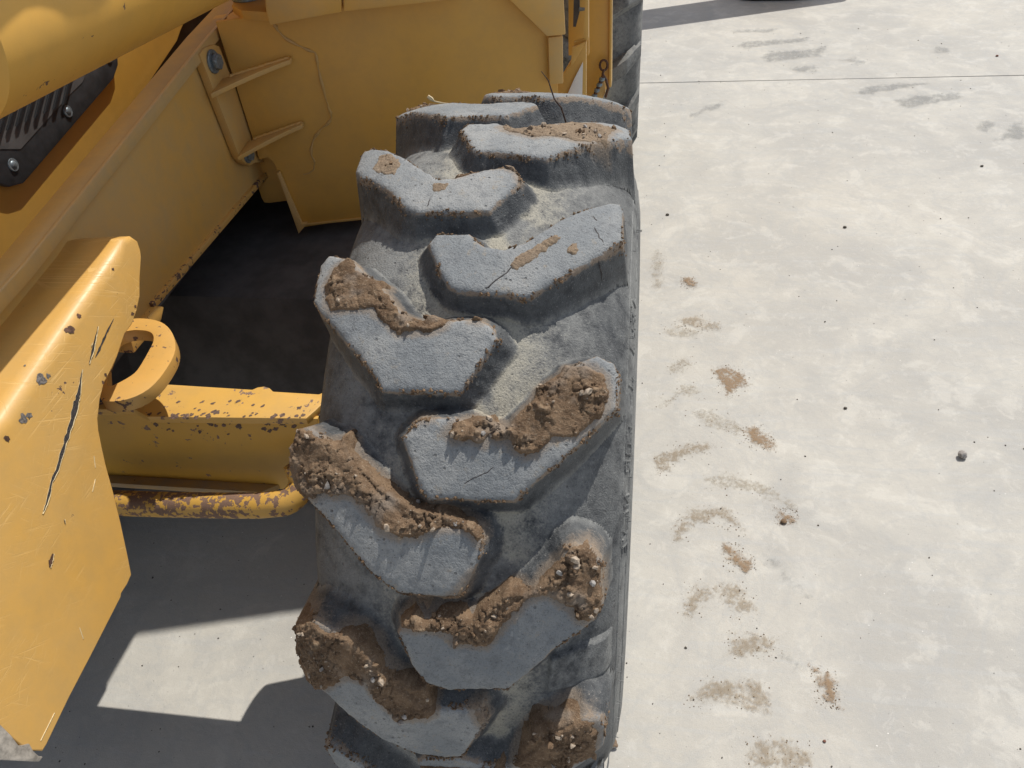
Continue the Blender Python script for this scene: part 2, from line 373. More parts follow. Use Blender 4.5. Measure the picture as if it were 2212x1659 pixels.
# measured outlines of lugs and mud: (x, degrees round the wheel)
LUGS = {
    'L2': [(-0.1814, 85.6), (-0.1884, 91.94), (-0.1706, 91.53), (-0.1354, 88.57), (-0.0967, 85.03), (-0.0712, 82.38), (-0.0513, 80.95), (-0.0346, 81.07), (0.0024, 82.68), (0.0285, 83.37), (0.0439, 82.72), (0.0532, 80.96), (0.0463, 79.11), (0.0213, 75.19), (0.0078, 74.91), (-0.0711, 74.98), (-0.0875, 75.88), (-0.1223, 79.85), (-0.1665, 83.46)],
    'R2': [(-0.0475, 70.23), (-0.0389, 71.63), (0.0004, 71.78), (0.0201, 70.07), (0.0455, 69.68), (0.0672, 70.71), (0.1023, 74.11), (0.1296, 76.36), (0.1616, 78.49), (0.1753, 78.87), (0.1801, 77.61), (0.1804, 72.59), (0.1436, 68.65), (0.1173, 66.55), (0.0811, 63.6), (0.074, 63.37), (0.0423, 63.82), (-0.0028, 63.9), (-0.0148, 64.48), (-0.0251, 65.69)],
    'L3': [(-0.1791, 63.11), (-0.1811, 68.56), (-0.1745, 69.73), (-0.138, 68.59), (-0.1188, 66.49), (-0.0902, 64.23), (-0.071, 62.0), (-0.0531, 60.28), (-0.0335, 59.75), (-0.0065, 60.67), (0.0249, 60.85), (0.0425, 59.78), (0.0492, 58.34), (0.0411, 57.23), (0.0124, 52.55), (0.0071, 52.36), (-0.0782, 52.41), (-0.0896, 53.98), (-0.1053, 55.59), (-0.1413, 59.07), (-0.1732, 61.97)],
    'R3': [(-0.05, 47.56), (-0.0347, 49.57), (0.0065, 49.99), (0.0482, 48.49), (0.068, 49.06), (0.0961, 52.09), (0.1261, 56.26), (0.1579, 57.61), (0.176, 56.53), (0.1766, 51.43), (0.1521, 48.55), (0.0766, 41.51), (-0.017, 41.24), (-0.0277, 42.14), (-0.0395, 44.96)],
    'L4': [(-0.1898, 45.64), (-0.1818, 48.05), (-0.1658, 48.36), (-0.1186, 45.77), (-0.0834, 42.29), (-0.045, 39.13), (-0.0085, 38.63), (0.0375, 38.67), (0.0454, 37.26), (0.0432, 35.78), (0.0232, 31.35), (0.0154, 30.77), (-0.0502, 30.75), (-0.0822, 32.79), (-0.1388, 38.33), (-0.177, 41.01), (-0.1903, 43.51)],
    'R4': [(-0.0528, 25.85), (-0.0482, 27.34), (-0.0324, 28.09), (0.0152, 28.12), (0.034, 28.08), (0.0619, 29.06), (0.098, 32.25), (0.1224, 34.68), (0.1325, 36.85), (0.1429, 37.4), (0.159, 36.84), (0.1719, 35.52), (0.1746, 30.18), (0.167, 28.46), (0.1243, 25.23), (0.0855, 21.08), (0.0702, 19.85), (0.0022, 18.93), (-0.023, 19.58), (-0.0393, 21.92)],
    'L5': [(-0.1879, 24.48), (-0.1574, 25.89), (-0.1144, 24.72), (-0.087, 22.59), (-0.061, 19.54), (-0.0425, 17.62), (-0.0196, 16.15), (0.0205, 16.67), (0.0404, 17.16), (0.0473, 15.16), (0.0122, 8.0), (-0.0116, 7.21), (-0.0432, 7.28), (-0.0902, 9.18), (-0.1231, 12.19), (-0.1508, 14.88), (-0.1821, 16.47), (-0.1917, 20.72)],
    'R5': [(0.0935, 13.29), (0.1207, 14.65), (0.1511, 15.41), (0.1721, 14.56), (0.1754, 12.59), (0.1732, 7.75), (0.0954, 7.07)],
    'R1': [(-0.0481, 93.31), (-0.0419, 95.4), (0.0015, 95.66), (0.0299, 93.33), (0.0536, 93.98), (0.0936, 96.52), (0.1621, 100.11), (0.183, 99.69), (0.187, 95.68), (0.1622, 92.86), (0.1172, 88.78), (0.0802, 85.44), (0.0505, 85.79), (0.0352, 86.22), (-0.0148, 86.75), (-0.0246, 88.02), (-0.0371, 90.58)],
}
MUDP = {
    'L3': [(-0.1712, 65.38), (-0.1627, 67.71), (-0.1514, 68.67), (-0.1459, 69.17), (-0.1355, 68.44), (-0.1283, 67.01), (-0.1092, 65.78), (-0.0935, 66.13), (-0.089, 65.27), (-0.0902, 64.23), (-0.0761, 62.79), (-0.0662, 61.42), (-0.043, 61.25), (-0.0399, 61.83), (-0.0268, 61.96), (-0.0147, 61.31), (-0.0066, 60.76), (-0.0125, 59.43), (-0.0268, 58.83), (-0.0512, 58.78), (-0.0662, 58.57), (-0.0816, 59.88), (-0.1018, 61.45), (-0.1286, 61.56), (-0.1566, 61.58), (-0.1653, 63.13)],
    'L3b': [(0.0127, 61.0), (0.0188, 61.4), (0.0263, 61.33), (0.0295, 60.86), (0.0263, 60.38), (0.0161, 60.45)],
    'R3': [(-0.0025, 48.23), (0.0057, 49.45), (0.0265, 50.56), (0.0477, 50.91), (0.0555, 49.84), (0.0629, 49.37), (0.0776, 51.3), (0.0891, 52.55), (0.0899, 54.11), (0.1017, 54.87), (0.1171, 55.51), (0.12, 56.68), (0.1324, 56.52), (0.1412, 56.42), (0.1571, 56.23), (0.1681, 55.27), (0.1741, 53.54), (0.1715, 51.4), (0.1532, 49.53), (0.1399, 48.42), (0.1192, 48.31), (0.1109, 47.76), (0.0994, 46.37), (0.0857, 46.14), (0.0731, 46.74), (0.0674, 47.55), (0.0479, 47.79), (0.0413, 46.92), (0.0285, 47.53), (0.0071, 47.27)],
    'R3b': [(-0.0426, 49.33), (-0.0331, 50.14), (-0.0193, 50.11), (-0.0188, 49.43), (-0.0324, 49.15)],
    'L4': [(-0.1923, 46.15), (-0.1822, 48.42), (-0.1624, 48.11), (-0.1491, 47.13), (-0.1299, 46.96), (-0.1237, 48.59), (-0.1164, 48.02), (-0.109, 45.82), (-0.084, 43.75), (-0.0511, 41.77), (-0.0298, 40.68), (0.0012, 40.62), (0.0219, 39.78), (0.0425, 38.7), (0.0469, 37.52), (0.0405, 36.75), (0.0275, 38.13), (0.0019, 38.21), (-0.0135, 37.87), (-0.0289, 37.03), (-0.0498, 36.88), (-0.0712, 37.46), (-0.0878, 39.32), (-0.1049, 40.91), (-0.1394, 40.87), (-0.1701, 39.78), (-0.1872, 41.42), (-0.192, 44.03)],
    'L4b': [(-0.0825, 30.42), (-0.0549, 30.52), (-0.0015, 30.4), (0.0136, 31.38), (0.0229, 32.94), (0.0321, 34.01), (0.0285, 32.61), (0.0248, 31.46), (0.0173, 29.89), (-0.013, 29.4), (-0.0171, 28.23), (-0.0284, 28.92), (-0.0436, 29.37), (-0.0551, 30.03)],
    'R4': [(-0.052, 27.5), (-0.0439, 28.58), (-0.036, 29.2), (-0.0171, 28.13), (-0.0074, 29.1), (0.0154, 29.49), (0.0303, 28.83), (0.0416, 30.27), (0.0581, 31.32), (0.0708, 32.32), (0.0979, 32.44), (0.1084, 33.75), (0.1188, 35.04), (0.1325, 36.67), (0.1394, 37.39), (0.1553, 37.3), (0.1663, 36.28), (0.1731, 34.59), (0.1754, 30.56), (0.1686, 29.04), (0.1617, 28.3), (0.149, 28.59), (0.1397, 30.0), (0.116, 31.54), (0.0981, 31.51), (0.0874, 29.96), (0.0729, 28.54), (0.0599, 26.68), (0.0486, 25.38), (0.0126, 25.27), (0.0073, 26.45), (-0.0232, 26.77), (-0.0484, 26.73)],
    'L5': [(-0.1873, 24.95), (-0.1573, 26.0), (-0.1358, 24.91), (-0.1139, 25.38), (-0.0976, 24.81), (-0.084, 23.74), (-0.0749, 22.33), (-0.0678, 21.08), (-0.0565, 20.08), (-0.037, 19.4), (-0.0212, 19.36), (-0.0152, 17.98), (-0.0141, 15.43), (-0.025, 14.47), (-0.0626, 13.83), (-0.0738, 14.99), (-0.0882, 17.07), (-0.0991, 18.59), (-0.1201, 19.07), (-0.159, 15.64), (-0.1861, 15.7), (-0.1897, 19.55)],
    'L5b': [(0.0265, 16.75), (0.0406, 17.54), (0.0474, 15.43), (0.0406, 13.71), (0.0333, 14.73)],
    'R5': [(0.069, 6.91), (0.0762, 9.23), (0.0935, 13.29), (0.1168, 14.39), (0.1359, 15.61), (0.1511, 15.68), (0.1702, 14.61), (0.1753, 12.89), (0.1731, 8.46), (0.1354, 6.79)],
    'R1': [(0.0024, 93.66), (0.0201, 95.48), (0.0525, 94.89), (0.0838, 94.96), (0.1002, 96.72), (0.138, 97.51), (0.1676, 97.05), (0.1574, 94.22), (0.1539, 91.78), (0.1311, 90.17), (0.1186, 89.73), (0.0876, 90.88), (0.0582, 90.07), (0.0259, 91.45)],
    'L2': [(-0.0425, 81.9), (-0.0358, 82.89), (-0.0095, 83.55), (0.0113, 83.72), (0.032, 83.9), (0.0437, 82.89), (0.0518, 81.27), (0.0489, 80.32), (0.0429, 81.89), (0.0292, 82.86), (0.0021, 82.85), (-0.0109, 81.85), (-0.0304, 81.06)],
}
PRINTS = [
    ('brown', [(0.458, 0.934), (0.513, 0.961), (0.562, 0.917), (0.577, 0.871), (0.535, 0.847), (0.495, 0.8), (0.49, 0.844)]),
    ('faint', [(0.305, 0.914), (0.369, 1.003), (0.421, 0.956), (0.374, 0.906)]),
    ('faint', [(0.267, 0.754), (0.326, 0.801), (0.358, 0.87), (0.418, 0.874), (0.438, 0.83), (0.414, 0.795), (0.363, 0.803), (0.311, 0.746), (0.278, 0.733)]),
    ('brown', [(0.524, 0.666), (0.565, 0.699), (0.615, 0.653), (0.63, 0.605), (0.594, 0.584), (0.557, 0.619)]),
    ('faint', [(0.369, 0.749), (0.449, 0.754), (0.523, 0.707), (0.576, 0.67), (0.519, 0.646), (0.437, 0.671)]),
    ('tan', [(0.278, 0.47), (0.278, 0.543), (0.316, 0.574), (0.365, 0.606), (0.448, 0.622), (0.474, 0.595), (0.363, 0.549), (0.328, 0.5)]),
    ('faint', [(0.401, 0.479), (0.468, 0.51), (0.545, 0.489), (0.594, 0.467), (0.651, 0.412), (0.655, 0.371), (0.588, 0.407), (0.502, 0.442), (0.45, 0.43)]),
    ('brown', [(0.586, 0.39), (0.651, 0.367), (0.645, 0.342), (0.598, 0.336)]),
    ('tan', [(0.323, 0.25), (0.331, 0.321), (0.383, 0.378), (0.473, 0.385), (0.517, 0.312), (0.492, 0.306), (0.444, 0.338), (0.393, 0.31), (0.348, 0.252)]),
    ('brown', [(0.446, 0.268), (0.487, 0.253), (0.528, 0.208), (0.505, 0.176), (0.482, 0.186), (0.455, 0.216)]),
    ('grey', [(0.53, 0.26), (0.581, 0.234), (0.637, 0.175), (0.664, 0.11), (0.632, 0.1), (0.572, 0.155)]),
    ('tan', [(0.334, 0.041), (0.368, 0.131), (0.48, 0.154), (0.51, 0.113), (0.528, 0.068), (0.472, 0.063), (0.43, 0.102), (0.383, 0.071), (0.364, 0.031)]),
    ('tan', [(0.431, -0.049), (0.455, 0.02), (0.512, 0.019), (0.565, 0.005), (0.54, -0.027), (0.485, -0.05)]),
    ('grey', [(0.512, 0.013), (0.585, -0.005), (0.632, -0.048), (0.666, -0.09), (0.629, -0.132), (0.595, -0.086), (0.54, -0.027)]),
    ('brown', [(0.616, -0.049), (0.655, -0.063), (0.67, -0.084), (0.669, -0.147), (0.63, -0.126), (0.627, -0.083)]),
    ('tan', [(0.341, -0.166), (0.386, -0.103), (0.491, -0.093), (0.529, -0.126), (0.524, -0.172), (0.474, -0.172), (0.409, -0.154)]),
    ('tan', [(0.458, -0.296), (0.474, -0.226), (0.559, -0.212), (0.601, -0.252), (0.587, -0.282)]),
    ('faint', [(0.299, 1.142), (0.374, 1.172), (0.445, 1.135), (0.427, 1.082), (0.331, 1.09)]),
    ('brown', [(0.378, 1.414), (0.399, 1.451), (0.429, 1.446), (0.439, 1.382), (0.41, 1.372)]),
    ('faint', [(0.262, 1.564), (0.297, 1.646), (0.331, 1.565), (0.311, 1.326), (0.271, 1.381)]),
    ('tan', [(0.349, 1.192), (0.42, 1.221), (0.51, 1.173), (0.51, 1.128), (0.417, 1.138)]),
    ('grey', [(0.746, 3.839), (0.809, 3.932), (1.075, 3.946), (1.225, 4.001), (1.184, 3.872), (0.973, 3.823), (0.794, 3.756)]),
    ('grey', [(0.859, 3.644), (0.935, 3.762), (1.181, 3.777), (1.298, 3.848), (1.22, 3.622), (0.902, 3.552)]),
    ('grey', [(1.27, 3.105), (1.34, 3.228), (1.676, 3.265), (1.7, 3.212), (1.357, 3.077)]),
    ('grey', [(1.438, 3.026), (1.585, 3.117), (1.824, 3.132), (1.774, 3.014), (1.461, 2.886)]),
    ('grey', [(0.614, 4.049), (0.803, 4.138), (1.078, 4.151), (0.997, 4.036)]),
    ('grey', [(1.708, 2.685), (1.819, 2.81), (1.868, 2.724), (1.78, 2.623)]),
    ('grey', [(1.876, 2.723), (1.983, 2.805), (1.951, 2.58), (1.735, 2.525)]),
    ('grey', [(0.382, 2.824), (0.519, 2.961), (0.681, 3.102), (0.633, 2.957), (0.475, 2.822)]),
    ('grey', [(0.997, 3.489), (1.106, 3.541), (1.213, 3.449), (1.122, 3.371), (1.025, 3.39)]),
    ('grey', [(1.286, 3.589), (1.387, 3.642), (1.484, 3.519), (1.365, 3.469)]),
    ('grey', [(1.827, 3.795), (1.92, 3.727), (1.889, 3.61), (1.79, 3.646)]),
]
STONES = [
    (1.110, 0.605, 0.0114, 'g'),
    (0.339, 1.892, 0.0095, 'd'),
    (1.015, 1.806, 0.0090, 'd'),
    (1.658, 2.316, 0.0089, 'd'),
    (2.103, 3.589, 0.0099, 'r'),
    (0.350, -0.034, 0.0042, 'd'),
    (0.622, -0.217, 0.0047, 'r'),
    (0.837, 0.780, 0.0068, 'd'),
    (0.191, -0.268, 0.0135, 'm'),
    (0.609, 0.343, 0.0084, 'm'),
]
PRINT_WHERE = ['in the second row, right side of the track', 'at the left edge of the track beside the tyre, upper part', 'below it, close to the tyre wall', 'in the third row, pointing to the grey pebble', 'joining the third row to the tyre side', 'left of the third row, near the tyre', 'long streak in the fourth row', 'at the right end of the fourth row, small and dark', 'in the fifth row, left side', 'in the fifth row, centre, ending in a rusty tip', 'streaking down right from the fifth row', 'curved like a hook in the sixth row', 'at the upper left end of the longest print', 'forming the middle of the longest print', 'forming the dark lower end of the longest print', 'low in the track, left of the longest print', 'cut by the bottom edge of the photo', 'high up beside the tyre, above the small dab', 'small dab beside the tyre near the top of the track', 'between the tyre and the small dab', 'thin and curved, under the small dab', 'beyond the joint, nearest the rear wheel', 'beyond the joint, second from the rear wheel', 'just on this side of the joint, wide', 'wide band near the right edge, below the joint', 'beyond the joint, highest up', 'patch near the right edge, blotchy', 'large patch touching the right edge', 'slanting streak just right of the front tyre top', 'small one directly above the joint', 'small one above the joint, farther right', 'small blocky one beyond the joint to the right']
STONE_LABELS = ['round grey pebble alone on the clean concrete at right', 'dark crumb on the concrete right of the tyre, above the mud track', 'dark crumb in the open middle of the concrete', 'dark crumb nearest the right edge of the photo', 'reddish crumb just beyond the joint at right', 'small dark pebble between two faint prints low in the track', 'reddish crumb near the bottom edge of the photo', 'dark crumb right of the second row of mud prints', 'rusty mud clod lying against the tyre at the bottom', 'brown mud clod at the tip of the fourth row print']
# ------------------------------------------------------------------ the machine
TEL = empty('telehandler', (-.4, .4, 0), 'yellow construction machine with a worn lugged front tyre caked in mud', 'construction machine')

WHEEL_Z = .6
XP = np.array([0, .06, .11, .145, .165, .178, .188, .196, .2005, .203, .204])
RP = np.array([.571, .566, .553, .537, .524, .512, .496, .476, .455, .43, .40])
def r_c(x): return np.interp(np.abs(x), XP, RP)
def r_t(x): return .6 - .022 * np.minimum(np.abs(x) / .18, 1.15) ** 3
def f_fall(t): t = np.clip(t, 0, 1); return (1 - t) ** 1.35

class Lug:
    def __init__(s, poly, seed, worn=1.):
        s.p = [(x, R(a) * .6) for x, a in poly]; s.seed = seed; s.worn = worn
        xs = [q[0] for q in s.p]; ys = [q[1] for q in s.p]; s.box = (min(xs), max(xs), min(ys), max(ys))
    def field(s, x, q):
        d = sdf(x, q, s.p) + .0035 * (fbm(x * 55 + s.seed, q * 55, s.seed) - .5) + .0018 * (fbm(x * 260, q * 260, s.seed) - .5) - .0008
        w = np.interp(np.abs(x), [0, .13, .17, .19], [.019, .023, .014, .009])
        rt, rc = r_t(x) + (s.worn - 1), r_c(x)
        top = rt - .0035 * np.exp(-np.maximum(d, 0) / .0030) + .0026 * (fbm(x * 28, q * 28, s.seed + 5) - .5) + .0013 * (fbm(x * 170, q * 170, s.seed) - .5)
        edge = rt - .0035
        fl = f_fall(-d / w)
        side = rc + (edge - rc) * fl + .0016 * (fbm(x * 60, q * 60, s.seed + 9) - .5) * (1 - fl)
        r = np.where(d > 0, top, side)
        return d, r, w

def carc(x, q):
    return r_c(x) + .0022 * (fbm(x * 18 + 3, q * 18, 2.2) - .5) + .0008 * (fbm(x * 130, q * 130, 4.) - .5)

def to3(x, th, r): return np.stack([x + 0 * th, -r * np.cos(th), WHEEL_Z + r * np.sin(th)], -1)

def shift(poly, da, dx=0, fl=1): return [(x * fl + dx, a + da) for x, a in poly]
PITCH = 22.07
L3T = [(-.184, 63.3), (-.186, 68.6), (-.176, 70.0), (-.138, 68.59), (-.1188, 66.49), (-.0902, 64.23), (-.071, 62.0), (-.0531, 60.28), (-.0335, 59.75), (-.0065, 60.67), (.0249, 60.85), (.0425, 59.78), (.0492, 58.34), (.0411, 57.23), (.0124, 52.55), (.0071, 52.36), (-.0782, 52.41), (-.0896, 53.98), (-.1053, 55.59), (-.1413, 59.07), (-.1732, 61.97)]
R3T = [(-.050, 47.5), (-.0379, 49.0), (-.03, 49.7), (.0065, 49.99), (.0482, 48.49), (.068, 49.06), (.0961, 52.09), (.1261, 55.8), (.1579, 57.61), (.176, 57.0), (.183, 55.5), (.182, 51.8), (.1521, 48.55), (.0766, 41.51), (-.017, 41.24), (-.0277, 42.14), (-.0395, 44.96)]
LUG_LIST = [Lug(LUGS[k], i + 1) for i, k in enumerate(('L2', 'L4', 'L5', 'R2', 'R4', 'R1'))] + [Lug(L3T, 11), Lug(R3T, 12)]
NEAR = list(LUG_LIST)
NEAR.append(Lug(shift(L3T, 2 * PITCH + .4), 13, 1.006)); NEAR.append(Lug(shift(R3T, 3 * PITCH - 1.5), 14, 1.014))   # crest of the wheel
NEAR.append(Lug(shift(R3T, -42.2), 15)); NEAR.append(Lug(shift(L3T, -3 * PITCH - .4), 16))
ang = lambda poly: sum(a for _, a in poly) / len(poly)
FAR = []
a0 = ang(L3T); b0 = ang(R3T)
free = 360 - 5 * PITCH - .8                          # from the last traced left lug round to the first
for k in range(1, 11): FAR.append(Lug(shift(L3T, 2 * PITCH + .4 + free * k / 11), 20 + k))
free = 360 - 5 * PITCH
for k in range(1, 11): FAR.append(Lug(shift(R3T, 3 * PITCH + free * k / 11), 40 + k))

def smear(x, q):
    """how close a point of the tread lies to a mud cake"""
    m = np.zeros(np.shape(x))
    for k in MUDP:
        P = [(a, R(b) * .6) for a, b in MUDP[k]]; m = np.maximum(m, sstep(-.017, .004, sdf(x, q, P)))
    return m

def surface(x, th):
    """outer surface of the tread: the highest of carcass and lugs"""
    q = th * .6; r = carc(x, q)
    for l in NEAR:
        m = (x > l.box[0] - .035) & (x < l.box[1] + .035) & (q > l.box[2] - .035) & (q < l.box[3] + .035)
        if m.any():
            d, rr, w = l.field(x[m], q[m]); r[m] = np.maximum(r[m], rr)
    return r

# carcass: closed ring, sidewalls down to the rim
def build_carcass(name, parent, n_th, mat, fine=True, cx=0., cy=0.):
    xs = np.concatenate([np.linspace(-.188, .188, 130 if fine else 30)])
    side = [(.196, .476), (.2005, .455), (.204, .43), (.205, .40), (.2, .365), (.19, .335), (.175, .312), (.165, .305)]
    th = np.linspace(0, 2 * np.pi, n_th, endpoint=False)
    T, X = np.meshgrid(th, xs, indexing='ij')
    rr = carc(X, np.where(T > np.pi, T - 2 * np.pi, T) * .6) if fine else r_c(X)
    L_ = to3(X, T, rr)
    out = [to3(np.full((n_th, 1), sx * s[0]), th[:, None], np.full((n_th, 1), s[1])) for s in side for sx in (1,)]
    lft = [to3(np.full((n_th, 1), -s[0]), th[:, None], np.full((n_th, 1), s[1])) for s in side[::-1]]
    P = np.concatenate(lft + [L_] + out, 1); P[..., 0] += cx; P[..., 1] += cy
    Tall = np.repeat(th[:, None], P.shape[1], 1); Xall = P[..., 0] - cx
    q = Tall * .6
    wave = fbm(Xall * 14 + 2, q * 9, 1.) ; dust = np.exp(-((Xall - .012) / .10) ** 2) * (.22 + .76 * sstep(.32, .50, wave))
    me = grid_mesh(name, P, np.ones(P.shape[:2], bool), {'top': np.zeros(P.shape[:2]) + .12 * (np.abs(Xall) > .185), 'dust': dust, 'side': sstep(.12, .175, np.abs(Xall)) * sstep(.197, .185, np.abs(Xall)) * .7}, wrap=True)
    return link(name, me, mat, parent)

TYRE = build_carcass('tyre', TEL, 1400, RUB)

def build_lug(l, h, parent):
    m = .034
    xs = np.arange(max(l.box[0] - m, -.2035), min(l.box[1] + m, .2035), h); qs = np.arange(l.box[2] - m, l.box[3] + m, h)
    X, Q = np.meshgrid(xs, qs, indexing='ij'); d, r, w = l.field(X, Q)
    base = carc(X, Q); t = -d / w
    keep = (t < 1.12)
    r = np.where(t > .98, base - .0006 - .004 * np.clip(t - .98, 0, 1), np.maximum(r, base + .0002 * (t < .9) - .0002))
    top = sstep(-.004, .0015, d)
    n = fbm(X * 14 + 2, Q * 9, 1.)
    dust = np.exp(-((X - .012) / .10) ** 2) * (.22 + .76 * sstep(.32, .50, n)) * sstep(.55, 1, t)
    return link('lug', grid_mesh('lug', to3(X, Q / .6, r), keep, {'top': top, 'dust': dust, 'edge': np.exp(-((d + .0005) / .0028) ** 2) * 1., 'smear': smear(X, Q) if h < .005 else 0 * X, 'side': sstep(.0, .15, t) * sstep(1., .6, t)}), RUB, parent)

for l in NEAR: build_lug(l, .0021, TYRE)
for l in FAR: build_lug(l, .008, TYRE)

# raised moulded characters and rings on the outer sidewall, vent hairs on it
def side_pt(r, deg, off=0.): a = R(deg); return Vector((float(np.interp(-r, [-.496, -.476, -.455, -.43, -.40], [.188, .196, .2005, .204, .205])) + off, -r * math.cos(a), WHEEL_Z + r * math.sin(a)))
for r in (.487, .462):
    tube('moulded_ring', [side_pt(r, a, -.0006) for a in range(-30, 125, 2)], .0016, RUB_SIDE, TYRE, 8)
def char_bm(strokes, a, r0, h=.020, wdeg=1.5):
    bm = bmesh.new()
    for (x0, y0, x1, y1) in strokes:
        tube_bm([side_pt(r0 + h * (y0 + (y1 - y0) * t), a - wdeg * (x0 + (x1 - x0) * t), .0004) for t in (0, .5, 1)], .0014, 6, bm)
    return bm
GL = {'C': [(1, 1, 0, 1), (0, 1, 0, 0), (0, 0, 1, 0)], 'E': [(0, 0, 0, 1), (0, 1, 1, 1), (0, .5, .8, .5), (0, 0, 1, 0)], 'F': [(0, 0, 0, 1), (0, 1, 1, 1), (0, .5, .8, .5)],
      'I': [(.5, 0, .5, 1)], 'O': [(0, 0, 1, 0), (1, 0, 1, 1), (1, 1, 0, 1), (0, 1, 0, 0)], 'R': [(0, 0, 0, 1), (0, 1, 1, 1), (1, 1, 1, .5), (1, .5, 0, .5), (.4, .5, 1, 0)],
      'N': [(0, 0, 0, 1), (0, 1, 1, 0), (1, 0, 1, 1)], 'Y': [(0, 1, .5, .5), (1, 1, .5, .5), (.5, .5, .5, 0)], '-': [(0, .5, 1, .5)], 'J': [(1, 1, 1, 0), (1, 0, 0, 0), (0, 0, 0, .3)]}
ca = 71.
for ch in 'CEFI J- FOR NEYE':
    if ch != ' ': from_bm('raised_letter', char_bm(GL[ch], ca, .463), RUB_SIDE, TYRE)
    ca -= 2.5
hb = bmesh.new(); rng = random.Random(5)
for k in range(26):
    a = rng.uniform(-25, 90); r = rng.choice((.487, .478, .47)); p = side_pt(r, a); tube_bm([p, p + Vector((rng.uniform(.003, .008), rng.uniform(-.002, .002), rng.uniform(-.001, .002)))], .0006, 5, hb)
tag(from_bm('moulding_hairs', hb, RUB_SIDE, TYRE), kind='stuff')

# cuts in the rubber: thin dark slivers lying in the lug faces
def cut(pts, wd=.0012):
    L_ = []
    for x, a in pts:
        r = surface(np.array([x]), np.array([R(a)]))[0]; L_.append(to3(np.array(x), np.array(R(a)), np.array(r - wd * .55)))
    tube('cut', [tuple(p) for p in L_], [wd * .3] + [wd] * (len(L_) - 2) + [wd * .3], GOUGE, TYRE, 6)
def line(a, b, n=9, j=.0012, seed=1):
    rg = random.Random(seed); return [(a[0] + (b[0] - a[0]) * i / n + rg.uniform(-j, j), a[1] + (b[1] - a[1]) * i / n + rg.uniform(-j, j) * 90) for i in range(n + 1)]
cut(line((.028, 64.2), (.062, 67.6))); cut(line((.143, 75.6), (.15, 74.6), 4)); cut(line((.145, 73.9), (.158, 71.7), 6)); cut(line((.152, 69.8), (.158, 69.0), 4))
cut(line((.018, 43.0), (.055, 45.0), 8), .0007)
cut(line((-.058, 75.6), (-.056, 77.2), 3), .0012)
cut(line((.044, 15.0), (.030, 9.6), 8), .0016)
# block of worn rubber low on the outer shoulder
sb = Lug([(.112, 16.0), (.116, 21.2), (.15, 22.0), (.183, 22.1), (.183, 16.0)], 60)
def sb_field():
    xs = np.arange(.095, .2, .0022); qs = np.arange(R(14.5) * .6, R(23.5) * .6, .0022); X, Q = np.meshgrid(xs, qs, indexing='ij')
    d = sdf(X, Q, sb.p) + .001 * (fbm(X * 200, Q * 200) - .5); b = carc(X, Q)
    r = b + .009 * sstep(-.004, .003, d) - .001
    return X, Q, d, r
X_, Q_, d_, r_ = sb_field()
link('shoulder_block', grid_mesh('shoulder_block', to3(X_, Q_ / .6, r_), d_ > -.006, {'top': .3 * sstep(-.002, .004, d_), 'dust': 0 * d_}), RUB, TYRE)

# rim inside the tyre and hub
bm = bmesh.new(); prof = [(.165, .31), (.172, .325), (.16, .30), (.12, .28), (.05, .275), (.045, .12), (.08, .11), (.085, .0)]
rings = [[bm.verts.new((x, -r * math.cos(k * math.pi / 24), WHEEL_Z + r * math.sin(k * math.pi / 24))) for k in range(48)] for x, r in prof[:-1]]
prof2 = [(-.165, .31), (-.172, .325), (-.16, .30), (-.12, .28), (.03, .27), (.03, .12), (-.12, .11)]
rings2 = [[bm.verts.new((x, -r * math.cos(k * math.pi / 24), WHEEL_Z + r * math.sin(k * math.pi / 24))) for k in range(48)] for x, r in prof2]
for rr in (rings, rings2):
    for i in range(len(rr) - 1):
        for k in range(48): bm.faces.new((rr[i][k], rr[i][(k + 1) % 48], rr[i + 1][(k + 1) % 48], rr[i + 1][k]))
    bm.faces.new(rr[-1])
from_bm('rim', bm, Y_PANEL, TEL)

